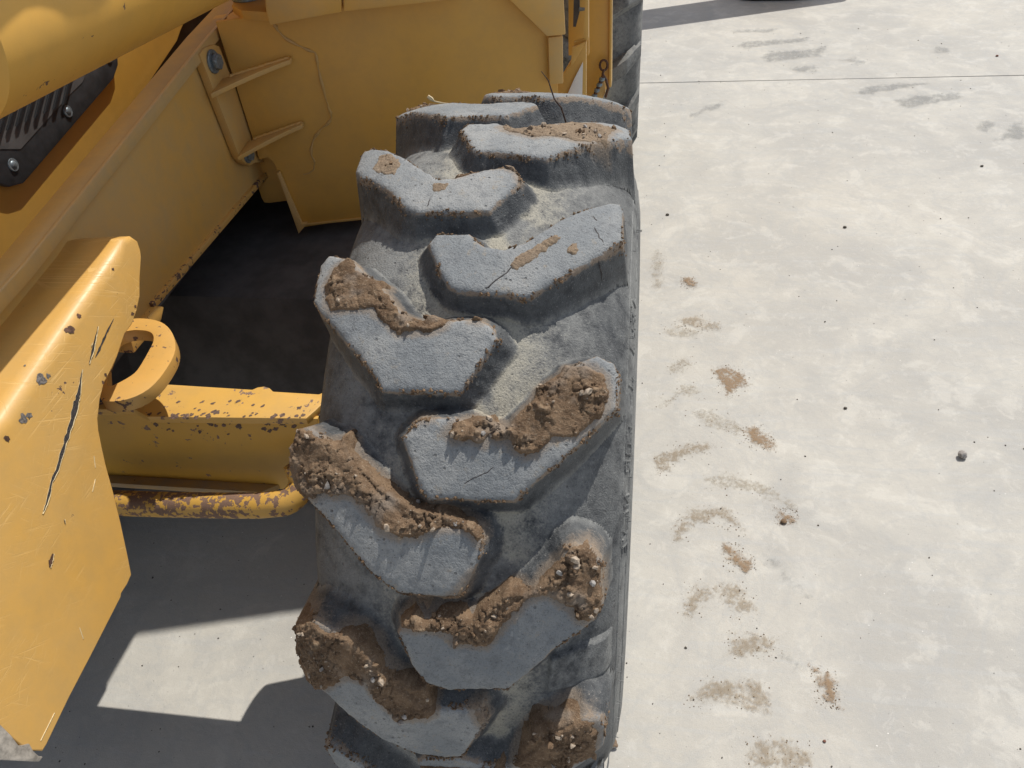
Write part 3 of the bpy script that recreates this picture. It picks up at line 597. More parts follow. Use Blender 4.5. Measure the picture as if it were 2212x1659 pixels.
# ------------------------------------------------------------------ dried mud on the tread
def mud_patch(key, label, T=.008, seed=1, lift=.006, h=.0015, peb=1., clump=.0):
    poly = [(x, R(a) * .6) for x, a in MUDP[key]]
    xs_ = [p[0] for p in poly]; qs_ = [p[1] for p in poly]; m = .008
    X, Q = np.meshgrid(np.arange(min(xs_) - m, max(xs_) + m, h), np.arange(min(qs_) - m, max(qs_) + m, h), indexing='ij')
    T = T * .82; ds = sdf(X, Q, poly) + .007 * (fbm(X * 50 + seed, Q * 50, seed, 2) - .5)
    d = sdf(X, Q, poly) + .009 * (fbm(X * 90 + seed, Q * 90, seed, 3) - .5) + .004 * (fbm(X * 320, Q * 320, seed + .5, 2) - .5)
    surf = surface(X, Q / .6)
    # clods: rounded cells of two sizes with cracks between them
    wx = X + .004 * (fbm(X * 120, Q * 120, 3) - .5); wq = Q + .004 * (fbm(X * 120, Q * 120, 8) - .5)
    d1, v1, s1 = worley(wx * 75, wq * 75, seed); d2, v2, s2 = worley(wx * 190, wq * 190, seed + 3)
    lump = (v1 ** 2) * np.sqrt(np.clip(1 - (d1 / .75) ** 2, 0, 1)) * .8 + (v2 ** 2) * np.sqrt(np.clip(1 - (d2 / .7) ** 2, 0, 1)) * .55
    crack = sstep(.10, .0, s1 - d1) * sstep(.5, .62, fbm(X * 30, Q * 30, seed + 2))
    reg = sstep(.32, .62, fbm(X * 38 + seed, Q * 38, seed + 7, 3))       # where it is rough, where it is trodden flat
    t = T * (.22 + .75 * reg * lump + .30 * fbm(X * 60, Q * 60, seed + 4)) + .0034 * (fbm(X * 420, Q * 420, seed, 3) - .5) * (.5 + reg)
    t = t - .004 * crack * sstep(0, .006, d)
    e = sstep(-.0005, .0065, d) ** .8
    base = np.maximum(surf, np.minimum(r_t(X) - lift, surf + .03))
    base = surf + (base - surf) * sstep(-.001, .010, ds)
    r = base + np.maximum(t, .0006) * e - .005 * (1 - e) ** 2
    high = np.clip(lump * reg, 0, 1)
    me = grid_mesh('mud_patch', to3(X, Q / .6, r), d > -.0012, {'high': high})
    o = link('mud_patch', me, MUD_PALE if T < .0045 else MUD); tag(o, label, 'mud', 'patches of dried mud on the tyre lugs')
    # grit and small stones pressed into it
    rg = np.random.RandomState(seed * 13 + 5); ok = np.argwhere((d > .002)); n = int(len(ok) * .034 * peb)
    verts, faces = [], []
    ico = bmesh.new(); bmesh.ops.create_icosphere(ico, subdivisions=1, radius=1); iv = np.array([v.co for v in ico.verts]); fi = np.array([[v.index for v in f.verts] for f in ico.faces]); ico.free()
    big = []
    for c in ok[rg.randint(0, len(ok), n)]:
        s = .0009 + .0035 * rg.rand() ** 4 * (1.4 if peb >= 1 else .8)
        if reg[c[0], c[1]] < rg.rand() * .7: continue
        P = to3(X[c[0], c[1]], Q[c[0], c[1]] / .6, r[c[0], c[1]] + s * .25)
        A = np.linalg.qr(rg.randn(3, 3))[0]; v = (iv * (1 + .25 * rg.randn(len(iv), 1)) * np.array([1, .8, .65]) * s) @ A + P
        if s > .0032: big.append(v); continue
        faces.append(fi + len(verts) * len(iv)); verts.append(v)
    def mk(nm, V, F, mt, kind=None):
        me = bpy.data.meshes.new(nm); me.from_pydata(V.tolist(), [], F.tolist()); ob = link(nm, me, mt, o, False)
        if kind: tag(ob, kind=kind)
    if verts:
        k3 = len(verts) // 4
        for nm, vs, mt in (('grit', verts[:k3], PALE_P), ('crumbs', verts[k3:], MUD)):
            if vs: mk(nm, np.concatenate(vs), np.concatenate([fi + i * len(iv) for i in range(len(vs))]), mt, 'stuff')
    for v in big[:14]: mk('pebble', v, fi, rg.choice([PALE_P, MUD, MUD, STONE_G]))
    return o

mud_patch('L3', 'crumbly brown mud on the left lug beside the dark gap above the yellow axle', .0095, 1)
mud_patch('L3b', 'tiny mud clod on a lug corner, just under the clean grey right lug', .012, 2, peb=.8)
mud_patch('R3', 'large thick mud cake full of grit on the middle right lug of the tyre', .0115, 3, peb=1.5)
mud_patch('R3b', 'thin strip of mud on the upper left corner of the middle right lug', .007, 4)
mud_patch('L4', 'long brown mud cake with stones on the left lug beside the chipped yellow pipe', .0105, 5, peb=1.2)
mud_patch('L4b', 'thin smooth mud smear between the pipe-side left lug and the lower right lug', .004, 6, lift=.030, peb=.3)
mud_patch('R4', 'long mud cake sweeping along the upper edge of the lower right lug', .0115, 7, peb=1.3)
mud_patch('L5', 'cracked mud cake with white pebbles on the lowest full left lug', .010, 8, peb=1.2)
mud_patch('L5b', 'small mud wedge at the inner tip of the lowest full left lug', .007, 9)
mud_patch('R5', 'mud cake on the right lug cut by the bottom edge of the photo', .009, 10)
mud_patch('R1', 'thin flaky pale mud with grit across the second right lug near the tyre crest', .0045, 11, peb=1.2)
mud_patch('L2', 'ragged mud rim round the inner tip of the second left lug', .0065, 12)
MUDP['T'] = [(-.192, 110.5), (-.196, 114), (-.17, 115), (-.13, 112.5), (-.12, 110), (-.15, 108)]
mud_patch('T', 'crumbly mud on the outer left corner of the topmost left lug', .006, 13)
MUDP['T2'] = [(-.045, 113.5), (-.035, 116), (.0, 117), (.02, 115.5), (.03, 113), (.0, 111.8), (-.03, 112)]
mud_patch('T2', 'brown crumbly mud on the inner end of the farthest right lug, at the tyre skyline', .007, 15)
MUDP['B'] = [(-.055, 2.5), (-.045, 5.2), (-.01, 5.8), (.03, 6.4), (.045, 6.2), (.062, 8.0), (.066, 5), (.06, 1), (-.03, .5)]
mud_patch('B', 'rounded mud lumps between two lugs at the very bottom edge of the photo', .010, 14, lift=.018)
for i, (key, T, lab) in enumerate([([(.045, 67.2), (.06, 69.0), (.085, 70.8), (.105, 72.8), (.112, 71.5), (.095, 69.2), (.075, 67.4), (.062, 66.2)], .003, 'thin tan mud film on the clean grey right lug, above the long cut'),
        ([(.115, 69.5), (.119, 71.2), (.131, 71.4), (.134, 70.0), (.124, 69.0)], .003, 'small tan mud dab near the outer end of the clean grey right lug'),
        ([(-.155, 84.3), (-.150, 87.5), (-.128, 87.6), (-.108, 84.6), (-.112, 82.0), (-.135, 82.6)], .0035, 'tan mud spot on the outer end of the second left lug'),
        ([(-.06, 78.3), (-.058, 80.0), (-.036, 79.9), (-.034, 78.4), (-.048, 77.6)], .0028, 'small tan mud spot in the middle of the second left lug')]):
    MUDP['f%d' % i] = key; mud_patch('f%d' % i, lab, T, 20 + i, peb=.3)

# crumbs of dirt caught along the lower arrises of the lugs
def arris_crumbs():
    rg = np.random.RandomState(77); ico = bmesh.new(); bmesh.ops.create_icosphere(ico, subdivisions=1, radius=1)
    iv = np.array([v.co for v in ico.verts]); fi = np.array([[v.index for v in f.verts] for f in ico.faces]); ico.free(); vs = []
    for l in NEAR:
        P = np.array(l.p); Q = np.roll(P, -1, 0); L_ = np.hypot(*(Q - P).T); k = np.repeat(np.arange(len(P)), (L_ * 1500).astype(int))
        t = rg.rand(len(k), 1); c = P[k] + (Q[k] - P[k]) * t + rg.randn(len(k), 2) * .0016
        c = c[fbm(c[:, 0] * 45, c[:, 1] * 45, l.seed) > .50]
        rr = surface(c[:, 0], c[:, 1] / .6)
        for (x, q), r in zip(c, rr):
            s_ = .0005 + .0022 * rg.rand() ** 3; p = to3(np.array(x), np.array(q / .6), r + s_ * .3)
            A = np.linalg.qr(rg.randn(3, 3))[0]; vs.append((iv * (1 + .3 * rg.randn(len(iv), 1)) * np.array([1, .8, .6]) * s_) @ A + p)
    me = bpy.data.meshes.new('dirt_crumbs'); me.from_pydata(np.concatenate(vs).tolist(), [], np.concatenate([fi + i * len(iv) for i in range(len(vs))]).tolist())
    tag(link('dirt_crumbs', me, MUD, TYRE), kind='stuff')
arris_crumbs()
# ------------------------------------------------------------------ frame, plate, axle, panels of the machine
XM = (1, 0, 0)
def PX(x, pts): return SP(pts, XM, (x, 0, 0))
def PZ(z, pts): return SP(pts, (0, 0, 1), (0, 0, z))
def PY(y, pts): return SP(pts, (0, 1, 0), (0, y, 0))
V = Vector
def flake(c, r, n, mat, parent, seed, el=1.):
    rg = random.Random(seed); n = V(n).normalized(); s = n.orthogonal().normalized(); q = n.cross(s); bm = bmesh.new()
    vs = []
    for k in range(14):
        a = k / 14 * 2 * math.pi; rr = r * rg.uniform(.55, 1.2); vs.append(bm.verts.new(c + s * math.cos(a) * rr + q * math.sin(a) * rr * el))
    cv = bm.verts.new(c + n * .0003)
    for k in range(14): bm.faces.new((vs[k], vs[(k + 1) % 14], cv))
    return from_bm('paint_chip', bm, mat, parent, 0)
def on_surface(o, u, v):
    d = V(sight(u, v, (0, 1, 0), (0, 3, 0)) - V(CAM)).normalized(); mi = o.matrix_world.inverted()
    ok, p, n, i = o.ray_cast(mi @ V(CAM), mi.to_3x3() @ d); return (o.matrix_world @ p, n) if ok else None


# long frame beam on the left of the wheel: web, top flange, bottom flange
web = [V((-.72, -.75, .80)), V((-.72, -.75, .985)), V((-.72, -.099, 1.029)), V((-.72, .634, 1.119)), V((-.72, 1.2, 1.17)), V((-.72, 1.2, .77)), V((-.72, .735, .778)), V((-.72, .7, .78)), V((-.72, .086, .806))]
prism('beam_web', web, (-.02, 0, 0), Y_BODY, TEL, .002)
# bottom lip in three worn lengths, proud of the web
prism('bottom_lip', [V((-.712, .13, .800)), V((-.712, .715, .776)), V((-.712, .715, .790)), V((-.712, .13, .814))], (-.05, 0, 0), paint('yellow_paint_lip', .2, .5, 70, base=(.62, .35, .09), seed=8), TEL, .002)
prism('bottom_lip', [V((-.706, .02, .780)), V((-.706, .125, .776)), V((-.706, .15, .792)), V((-.706, .13, .806)), V((-.706, .03, .815))], (-.06, 0, 0), Y_RING, TEL, .004)
fl = [V((-.712, -.75, .985)), V((-.712, -.099, 1.029)), V((-.712, .634, 1.119)), V((-.712, 1.2, 1.17))]
fv = [p + V((0, 0, .022)) for p in fl]
bm = bmesh.new(); add_prism(bm, fl + fv[::-1], (-.046, 0, 0)); from_bm('top_flange', bm, paint('yellow_paint_dusty_flange', .7, 0, base=(.54, .32, .08), dustcol=(.36, .26, .13), seed=31), TEL, .003)
prism('flange_edge', [fl[0], fl[1], fl[2], fl[3], fv[3] + V((0, 0, .002)), fv[2] + V((0, 0, .002)), fv[1] + V((0, 0, .002)), fv[0] + V((0, 0, .002))], (.008, 0, 0), paint('yellow_paint_skylit_edge', .8, 0, base=(.62, .38, .12), dustcol=(.45, .35, .2), seed=32), TEL, .003)  # paler paint puts the sky light on this edge into the colour
# bonnet side panel with black grille, set back beyond the beam
HX = -1.0
Y_HOOD = paint('yellow_paint_bonnet', .12, 0., base=(.64, .36, .06), dustcol=(.5, .36, .16), seed=9)
low = PX(HX, [(0, 577), (35, 541), (36, 524), (84, 471), (239, 281), (306, 204), (383, 88), (390, 67), (420, 0)])
prism('bonnet_side', [V((HX, -.75, .80))] + low + [V((HX, 2.0, 1.10)), V((HX, 2.0, 1.62)), V((HX, -.75, 1.62))], (-.03, 0, 0), Y_HOOD, TEL, .003)
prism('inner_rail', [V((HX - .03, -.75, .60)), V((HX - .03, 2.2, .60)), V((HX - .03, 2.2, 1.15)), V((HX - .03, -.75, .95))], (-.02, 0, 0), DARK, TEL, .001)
GX = HX + .016
gp = PX(GX, [(-60, 400), (0, 398), (22, 404), (52, 396), (246, 170), (256, 140), (254, 108), (246, 96), (160, 120), (-60, 240)])
GR = prism('grille', gp, (-.015, 0, 0), BLACKP, TEL, .004)
rec = PX(GX + .001, [(-50, 335), (2, 322), (45, 322), (150, 205), (178, 178), (190, 150), (150, 130), (-50, 240)])
prism('recess', rec, (-.004, 0, 0), DARK, GR, 0)
SLAT = plain('dark_slat_plastic', (.012, .013, .016), .7)
for k in range(9):
    u0 = -24 + k * 20
    a = PX(GX + .008, [(u0, 300 - k * 9), (u0 + 7, 296 - k * 9), (u0 + 30, 215 - k * 11), (u0 + 22, 218 - k * 11)])
    prism('slat', a, (-.004, 0, 0), SLAT, GR, .001)
def hexbolt(p, n, r, mat, parent, washer=True, name='bolt'):
    n = V(n).normalized(); q = n.to_track_quat('Z', 'Y').to_matrix().to_4x4(); bm = bmesh.new()
    M = Matrix.Translation(p) @ q
    if washer: bmesh.ops.create_cone(bm, cap_ends=True, segments=28, radius1=r * 1.45, radius2=r * 1.4, depth=r * .3, matrix=M @ Matrix.Translation((0, 0, r * .15)))
    bmesh.ops.create_cone(bm, cap_ends=True, segments=6, radius1=r, radius2=r, depth=r * .75, matrix=M @ Matrix.Translation((0, 0, r * .62)))
    return from_bm(name, bm, mat, parent, r * .07, 1)
def dome(p, n, r, parent):
    n = V(n).normalized(); q = n.to_track_quat('Z', 'Y').to_matrix().to_4x4(); bm = bmesh.new(); M = Matrix.Translation(p) @ q
    bmesh.ops.create_cone(bm, cap_ends=True, segments=24, radius1=r * 1.5, radius2=r * 1.4, depth=r * .25, matrix=M @ Matrix.Translation((0, 0, r * .1)))
    bmesh.ops.create_uvsphere(bm, u_segments=16, v_segments=8, radius=r, matrix=M @ Matrix.Diagonal((1, 1, .6, 1)))
    return from_bm('bolt', bm, STEEL, parent)
for u, v in ((234, 122), (146, 240), (28, 356)): dome(sight(u, v, XM, (GX, 0, 0)), (1, 0, .1), .0085, GR)

# bonnet top, high body and an unseen added cab behind: the bodies whose shade lies on all this
n_ = V((-.21, 1, 0)).normalized(); t_ = V((1, .21, 0)).normalized(); P0 = V((-.62, .68, 0))
def PP(pts, off=0.): return SP(pts, n_, P0 - n_ * off)
A_ = P0 - t_ * .10
def on_panel(s, z, off=0.): return P0 + t_ * s + V((0, 0, z)) - n_ * off
pan = PP([(560, 345), (578, 340), (592, 352), (601, 375), (612, 402), (650, 492)]) + [on_panel(.16, .667), on_panel(.645, .690), on_panel(.645, 1.19), on_panel(-.08, 1.16)]
prism('rear_panel', pan, n_ * .012, Y_PANEL, TEL, .002)
# folded lip down the front edge of the panel with its pointed end
prism('panel_lip', PP([(598, 374), (603, 372), (652, 484), (664, 483), (645, 505)], .012), n_ * .012, Y_BODY, TEL, .001)
prism('panel_lip', PP([(650, 484), (658, 484), (800, 469), (800, 473), (656, 488)], .004), n_ * .004, Y_BODY, TEL, .0005)
# lip along the top, in two lengths with a gap
for q in ([(574, 22), (582, 55), (738, 27), (738, 0), (735, -40), (570, -20)], [(742, 26), (1000, -3), (1000, -60), (742, -20)]):
    prism('top_ledge', PP(q, .045), n_ * .045, Y_BODY, TEL, .004)
# old sealant bead wandering over the panel
seal = [(592, 52), (600, 66), (618, 84), (650, 101), (668, 109), (681, 114), (686, 135), (690, 160), (703, 211), (713, 240), (716, 254), (709, 266), (692, 280), (680, 296), (672, 318), (673, 335), (680, 352), (678, 366), (668, 374), (650, 378)]
sp = PP(seal, .001); pts = []
for i in range(len(sp) - 1):
    for k in range(4): pts.append(sp[i].lerp(sp[i + 1], k / 4) + t_ * random.Random(i * 5 + k).uniform(-.001, .001))
rr = [.0028 + .0012 * math.sin(i * .9) for i in range(len(pts))]; rr[-12:] = [.0016] * 12
tube('sealant_bead', pts, rr, paint('yellow_paint_bead', .9, 0, base=(.55, .34, .10), dustcol=(.46, .31, .15), seed=12), TEL, 8)

# bolted bracket on the beam with two webs reaching to the panel
BX = -.70
br = PX(BX, [(432, 118), (441, 104), (462, 96), (474, 100), (505, 180), (560, 330), (572, 350), (551, 352), (540, 357), (528, 352), (518, 340), (512, 325)])
BRK = prism('bracket', br, (-.018, 0, 0), Y_BODY, TEL, .002)
for (tip, root, low) in (((630, 122), (480, 170), (476, 184)), ((655, 262), (535, 305), (526, 318))):
    a = sight(*root, XM, (BX, 0, 0)); c = PP([tip], .004)[0]; b = sight(*low, XM, (BX, 0, 0))
    bm = bmesh.new(); N = 9; up_, lo_ = [], []
    for i in range(N + 1):
        t = i / N; p = a.lerp(c, t); wdt = .052 * (1 - t) ** 1.6 + .016
        side = V((0, -1, -.10)).normalized()
        up_.append(p); lo_.append(p + side * wdt)
    add_prism(bm, up_ + lo_[::-1], (0, 0, -.010)); from_bm('bracket_web', bm, Y_BODY, BRK, .002)
WELD = paint('yellow_paint_weld', .6, 0, seed=41)
def weld(a, b, r, parent, seed):
    rg = random.Random(seed); n = max(6, int((b - a).length / .004))
    tube('weld_bead', [a.lerp(b, i / n) + V((rg.uniform(-1, 1), rg.uniform(-1, 1), rg.uniform(-1, 1))) * r * .18 for i in range(n + 1)], [r * (1 + .22 * math.sin(i * 1.9) + rg.uniform(-.1, .1)) for i in range(n + 1)], WELD, parent, 8)
for tip, root in (((630, 122), (480, 170)), ((655, 262), (535, 305))):
    a = sight(*root, XM, (BX, 0, 0)); c = PP([tip], .004)[0]; weld(a.lerp(c, .1), a.lerp(c, .97) + V((0, -.002, 0)), .0035, BRK, tip[0])
weld(V((-.717, -.7, .99)), V((-.717, .62, 1.114)), .0042, TEL, 5)
hexbolt(sight(459, 133, XM, (BX, 0, 0)), (1, 0, 0), .017, STEEL, BRK); hexbolt(sight(534, 335, XM, (BX, 0, 0)), (1, 0, 0), .013, STEEL, BRK)
# the dark flap and curved plate where beam meets panel at the top
prism('flap', PX(-.70, [(545, 78), (552, 58), (570, 38), (584, 16), (584, 30), (574, 52), (558, 72)]), (-.01, 0, 0), DARK, TEL, .001)
prism('cross_plate', PZ(1.18, [(500, 10), (520, -30), (700, -60), (700, -8), (580, 26), (520, 22)]), (0, 0, -.02), Y_BODY, TEL, .004)
hexbolt(sight(535, -4, (0, 0, 1), (0, 0, 1.18)), (0, 0, 1), .024, STEEL, TEL)

# outer corner of the rear body: chamfered cover, post, door edge, rung, ladder
Y_BR = paint('yellow_paint_clean', .2, 0, base=(.66, .40, .10), seed=15)
prism('corner_cover', PP([(1101, 0), (1182, 79), (1222, 75), (1218, 0), (1216, -40), (1062, -40)], .035), n_ * .12, Y_BODY, TEL, .003)
prism('corner_post', PP([(1184, 81), (1216, 78), (1217, 181), (1187, 183)], .018), n_ * .09, Y_BODY, TEL, .003)
yy = lambda y, pts: SP(pts, (0, 1, 0), (0, y, 0))
prism('side_skirt', yy(.94, [(1236, 128), (1266, 92), (1266, 250), (1200, 250), (1200, 190)]), (0, .02, 0), Y_BR, TEL, .0015)
prism('sill_block', yy(.930, [(1236, 104), (1265, 91), (1240, 135), (1232, 146)]), (0, .008, 0), Y_BR, TEL, .001)
prism('label_plate', yy(.934, [(1222, 212), (1241, 169), (1259, 134), (1257, 230), (1222, 236)]), (0, .003, 0), WHITE, TEL, .0005)
prism('recess_panel', yy(1.04, [(1228, -40), (1272, -40), (1272, 120), (1228, 120)]), (0, .02, 0), Y_PANEL, TEL, .001)
prism('slot', yy(1.0, [(1240, -40), (1252, -40), (1252, 26), (1244, 58), (1238, 58)]), (0, .01, 0), DARK, TEL, .0)
prism('door_edge', yy(.96, [(1266, -40), (1271, -40), (1271, 82), (1265, 93), (1240, 105), (1240, 92), (1260, 86)]), (0, .015, 0), Y_BR, TEL, .001)
prism('clip', yy(.99, [(1251, 17), (1265, 18), (1264, 23), (1250, 25)]), (0, .006, 0), STEEL, TEL, .001)
LX = 1.35
prism('mudguard', yy(LX, [(1264, -60), (1322, -60), (1320, 188), (1314, 192), (1264, 214)]), (0, .025, 0), Y_PANEL, TEL, .003)
prism('mudguard_edge', yy(LX - .012, [(1317, -60), (1323, -60), (1321, 188), (1315, 191)]), (0, .05, 0), Y_BR, TEL, .003)
ring = [sight(1304, 141, (0, 1, 0), (0, LX - .02, 0)) + V((.011 * math.cos(a), 0, .015 * math.sin(a))) for a in np.linspace(0, 2 * math.pi, 15)]
tube('chain_ring', ring, .0035, RUST, TEL, 8)
STEP = prism('ladder', yy(LX - .04, [(1301, 168), (1306, 170), (1308, 200), (1297, 222), (1276, 238), (1272, 238), (1290, 200)]), (0, .012, 0), Y_BODY, TEL, .002)
c0, c1 = sight(1303, 165, (0, 1, 0), (0, LX - .05, 0)), sight(1271, 236, (0, 1, 0), (0, LX - .05, 0))
for i in range(13):
    p = c0.lerp(c1, i / 12); bm = bmesh.new()
    bmesh.ops.create_uvsphere(bm, u_segments=10, v_segments=6, radius=.0085 if i % 2 else .006, matrix=Matrix.Translation(p) @ Matrix.Diagonal((1.1, .8, .8, 1)))
    from_bm('chain_link', bm, STEEL if i % 2 else RUST, STEP)
tube('cable', [sight(u, v, (0, 1, 0), (0, LX - .045, 0)) for u, v in ((1305, 150), (1302, 160), (1309, 172), (1314, 190), (1308, 210))], .004, RUST, TEL, 8)

# engine body; unseen cab added, placed so its shadow bounds the sunlit ground
BODY = paint('yellow_paint_body', .3, 0, seed=16)
prism('engine_body', [on_panel(-.12, .70, -.05), on_panel(.60, .72, -.05), on_panel(.60, 1.17, -.05), on_panel(-.12, 1.15, -.05)], n_ * 1.5, BODY, TEL, .02)
cdir = V((1, .26, 0)).normalized(); cn = V((-.26, 1, 0)).normalized()
ctop = V((-.58 + SX * 2.6, -.036 + SY * 2.6, 0))
cab_pts = [ctop + cdir * a_ + V((0, 0, z_)) for a_, z_ in ((.06, 1.25), (.06, 2.6), (-.50, 2.6), (-.50, 1.25))]
CB = prism('shade_cab', cab_pts, cn * 1.4, BODY, TEL, .03)
GLASS = plain('dark_cab_glass', (.02, .025, .03), .08)
prism('window', [ctop + cdir * a_ + V((0, 0, z_)) - cn * .008 for a_, z_ in ((-.06, 1.6), (-.06, 2.45), (-.40, 2.45), (-.40, 1.6))], cn * .006, GLASS, CB, .002)

# hydraulic cylinder crossing the top left corner
ax0, ax1 = V((-.648, -.125, 1.383)), V((-.632, 1.35, 1.269)); dv = (ax1 - ax0).normalized()
CYL = tube('lift_cylinder', [ax0 - dv * .006, ax0, ax1], [.100, .108, .108], Y_CYL, TEL, 96)
tube('gland', [ax0 - dv * .07, ax0 - dv * .004], .094, DARK, CYL, 48)
tube('rod', [ax0 - dv * .6, ax0 - dv * .06], .05, STEEL, CYL, 32)
# unseen scalloped plate added over the cylinder to cast a wavy shadow
wv = [sight(u, v, XM, (-.60, 0, 0)) for u, v in ((-120, 190), (0, 76), (25, 50), (55, 25), (85, 19), (115, 26), (150, 52), (175, 68), (190, 70), (205, 55), (225, 22), (250, -25))]
bpy.context.view_layer.update()
def cyl_pt(u, v): h = on_surface(CYL, u, max(v, 1)); return (h[0] if h else sight(u, v, XM, (-.60, 0, 0)))
wv = [sight(-120, 190, XM, (-.60, 0, 0))] + [cyl_pt(u, v) for u, v in ((2, 76), (25, 50), (55, 25), (85, 19), (115, 26), (150, 52), (175, 68), (190, 70), (205, 55), (225, 22), (240, 2))] + [sight(262, -50, XM, (-.62, 0, 0))]
wv = [p + V((SX, SY, 1)) * (1.80 - p.z) for p in wv]
prism('shadow_scallop', wv + [p + V((-.15, 0, 0)) for p in (wv[-1], wv[0])], (0, 0, .02), BODY, CYL, .002)
# curved guard plate behind the cylinder end
prism('guard_plate', PX(-.76, [(482, 0), (488, 12), (478, 40), (470, 60), (455, 78), (446, 84), (440, 92), (444, 80), (452, 66), (470, 40), (478, 0)]), (-.02, 0, 0), RUST, TEL, .001)

# scratched plate in the foreground: a thick slab with a rounded top
PN = V((1, 0, .25)).normalized(); PP0 = V((-.6, 0, .95))
def PL(pts, off=0.): return SP(pts, PN, PP0 + PN * off)
outl = PL([(306, 556), (303, 600), (303, 640), (296, 672), (286, 700), (270, 722), (254, 770), (243, 795), (226, 827), (217, 862), (212, 905), (214, 930), (221, 965), (229, 1002), (245, 1060), (262, 1130), (278, 1205), (285, 1241), (276, 1262), (263, 1282), (262, 1290), (200, 1412), (150, 1508), (102, 1608), (93, 1622), (62, 1622), (30, 1598), (0, 1572)])
fr = outl[-1]
outl += [V((fr.x - (.93 - fr.z) * .25, -.66, .93)), V((-.62, -.47, 1.0))]
topz = PL([(0, 890), (120, 715), (240, 545), (262, 512), (285, 508), (299, 520), (305, 540)])
outl = outl + topz[:]
outl = [p - PN * ((p - PP0).dot(PN)) for p in outl]
n_out = len(outl); cen_ = sum(outl, V((0, 0, 0))) / n_out
def inward(i):
    a = (outl[i] - outl[i - 1]).normalized(); b = (outl[(i + 1) % n_out] - outl[i]).normalized(); q = PN.cross((a + b).normalized()); return q
sgn = 1 if inward(0).dot(cen_ - outl[0]) > 0 else -1
rad_ = [.0025] * n_out
for i_r, r_r in zip(range(n_out - len(topz) - 2, n_out), (.026, .026, .026, .026, .026, .016, .009, .006, .004)): rad_[i_r] = r_r
bm = bmesh.new(); rings_ = []
for k in range(9):
    th_ = k / 8 * math.pi / 2
    rings_.append([bm.verts.new(p + inward(i) * sgn * rad_[i] * (1 - math.sin(th_)) - PN * rad_[i] * (1 - math.cos(th_))) for i, p in enumerate(outl)])
rings_.append([bm.verts.new(p - PN * rad_[i] + V((-.16, 0, -.01))) for i, p in enumerate(outl)])
bm.faces.new(rings_[0]); bm.faces.new(rings_[-1][::-1])
for k in range(9):
    for i in range(n_out): bm.faces.new((rings_[k][i], rings_[k + 1][i], rings_[k + 1][(i + 1) % n_out], rings_[k][(i + 1) % n_out]))
PLATE = from_bm('front_plate', bm, Y_PLATE, TEL, 0)

# gouges torn through the paint
def gouge(pts, wds, seed, mat=GOUGE, edge=True):
    rg = random.Random(seed); P = PL(pts, .0006); n = 5; C, W = [], []
    for i in range(len(P) - 1):
        for k in range(n): C.append(P[i].lerp(P[i + 1], k / n)); W.append(wds[i] + (wds[i + 1] - wds[i]) * k / n)
    C.append(P[-1]); W.append(wds[-1]); d = (P[-1] - P[0]).normalized(); s = d.cross(PN).normalized()
    Lf = [c + s * (w_ * rg.uniform(.7, 1.35)) for c, w_ in zip(C, W)]; Rt = [c - s * (w_ * rg.uniform(.5, 1.25)) for c, w_ in zip(C, W)]
    bm = bmesh.new(); mid = [bm.verts.new(c - PN * .0002) for c in C]; a = [bm.verts.new(p) for p in Lf]; b = [bm.verts.new(p) for p in Rt]
    for i in range(len(C) - 1):
        bm.faces.new((a[i], a[i + 1], mid[i + 1], mid[i])); bm.faces.new((mid[i], mid[i + 1], b[i + 1], b[i]))
    from_bm('gouge', bm, mat, PLATE, 0)
    if edge:
        tube('torn_edge', [p + PN * .0004 for p in Rt], [.0002 + .0006 * rg.random() for _ in Rt], SHINE, PLATE, 5) if seed != 3 else None
        if seed == 1: tube('torn_edge', [p + PN * .0003 for p in Lf[::1]], [.0001 + .0004 * rg.random() for _ in Lf], SHINE, PLATE, 5)
gouge([(178, 798), (170, 850), (165, 870), (150, 930), (138, 965), (125, 1010), (112, 1040), (100, 1090), (92, 1110)][:], [.0005, .003, .0046, .0038, .003, .003, .0026, .002, .0004], 1)
gouge([(212, 705), (207, 730), (200, 760), (193, 786)], [.0004, .0015, .0022, .0006], 2)
gouge([(246, 688), (230, 720), (215, 755), (206, 772)], [.0003, .0018, .0018, .0004], 3)
for k, (q, w_) in enumerate([([(115, 1196), (110, 1212), (108, 1226)], .0035), ([(139, 1122), (141, 1132)], .002), ([(200, 740), (197, 748)], .001)]): gouge(q, [w_ * .3] + [w_] * (len(q) - 2) + [w_ * .3], 6 + k * 2, RUST)
for k, q in enumerate([[(118, 1540), (88, 1600)], [(206, 1035), (200, 1062)], [(172, 1356), (180, 1380)], [(203, 985), (206, 1010)]]):
    tube('scratch', [p for p in PL(q, .0002)], .0007, SHINE, PLATE, 5)
# chipped paint flakes: irregular bare patches on the top band and edges
bpy.context.view_layer.update()
for k, (u, v, r, m) in enumerate([(88, 820, .0085, BARE), (104, 812, .004, BARE), (50, 905, .007, BARE), (62, 898, .005, BARE), (153, 710, .007, RUST), (147, 714, .005, RUST), (170, 683, .004, RUST), (244, 582, .003, RUST), (302, 628, .0025, RUST), (292, 662, .003, RUST), (286, 678, .0035, RUST), (228, 810, .003, RUST), (222, 826, .003, RUST), (15, 948, .005, RUST), (54, 790, .002, BARE)]):
    h_ = on_surface(PLATE, u, v)
    if h_: flake(h_[0] + h_[1] * .0005, r, h_[1], m, PLATE, k)
# ground-down lower end of the plate
we = PL([(0, 1566), (22, 1588), (40, 1612), (62, 1606), (70, 1622), (84, 1634), (92, 1634), (83, 1646), (0, 1642), (-40, 1640), (-40, 1550)], .0)
prism('worn_end', [p + PN * .002 for p in we], (-.158, 0, -.01), plain('ground_down_steel', (.34, .31, .27), .55, .1, .45, 1., 60), PLATE, .002)

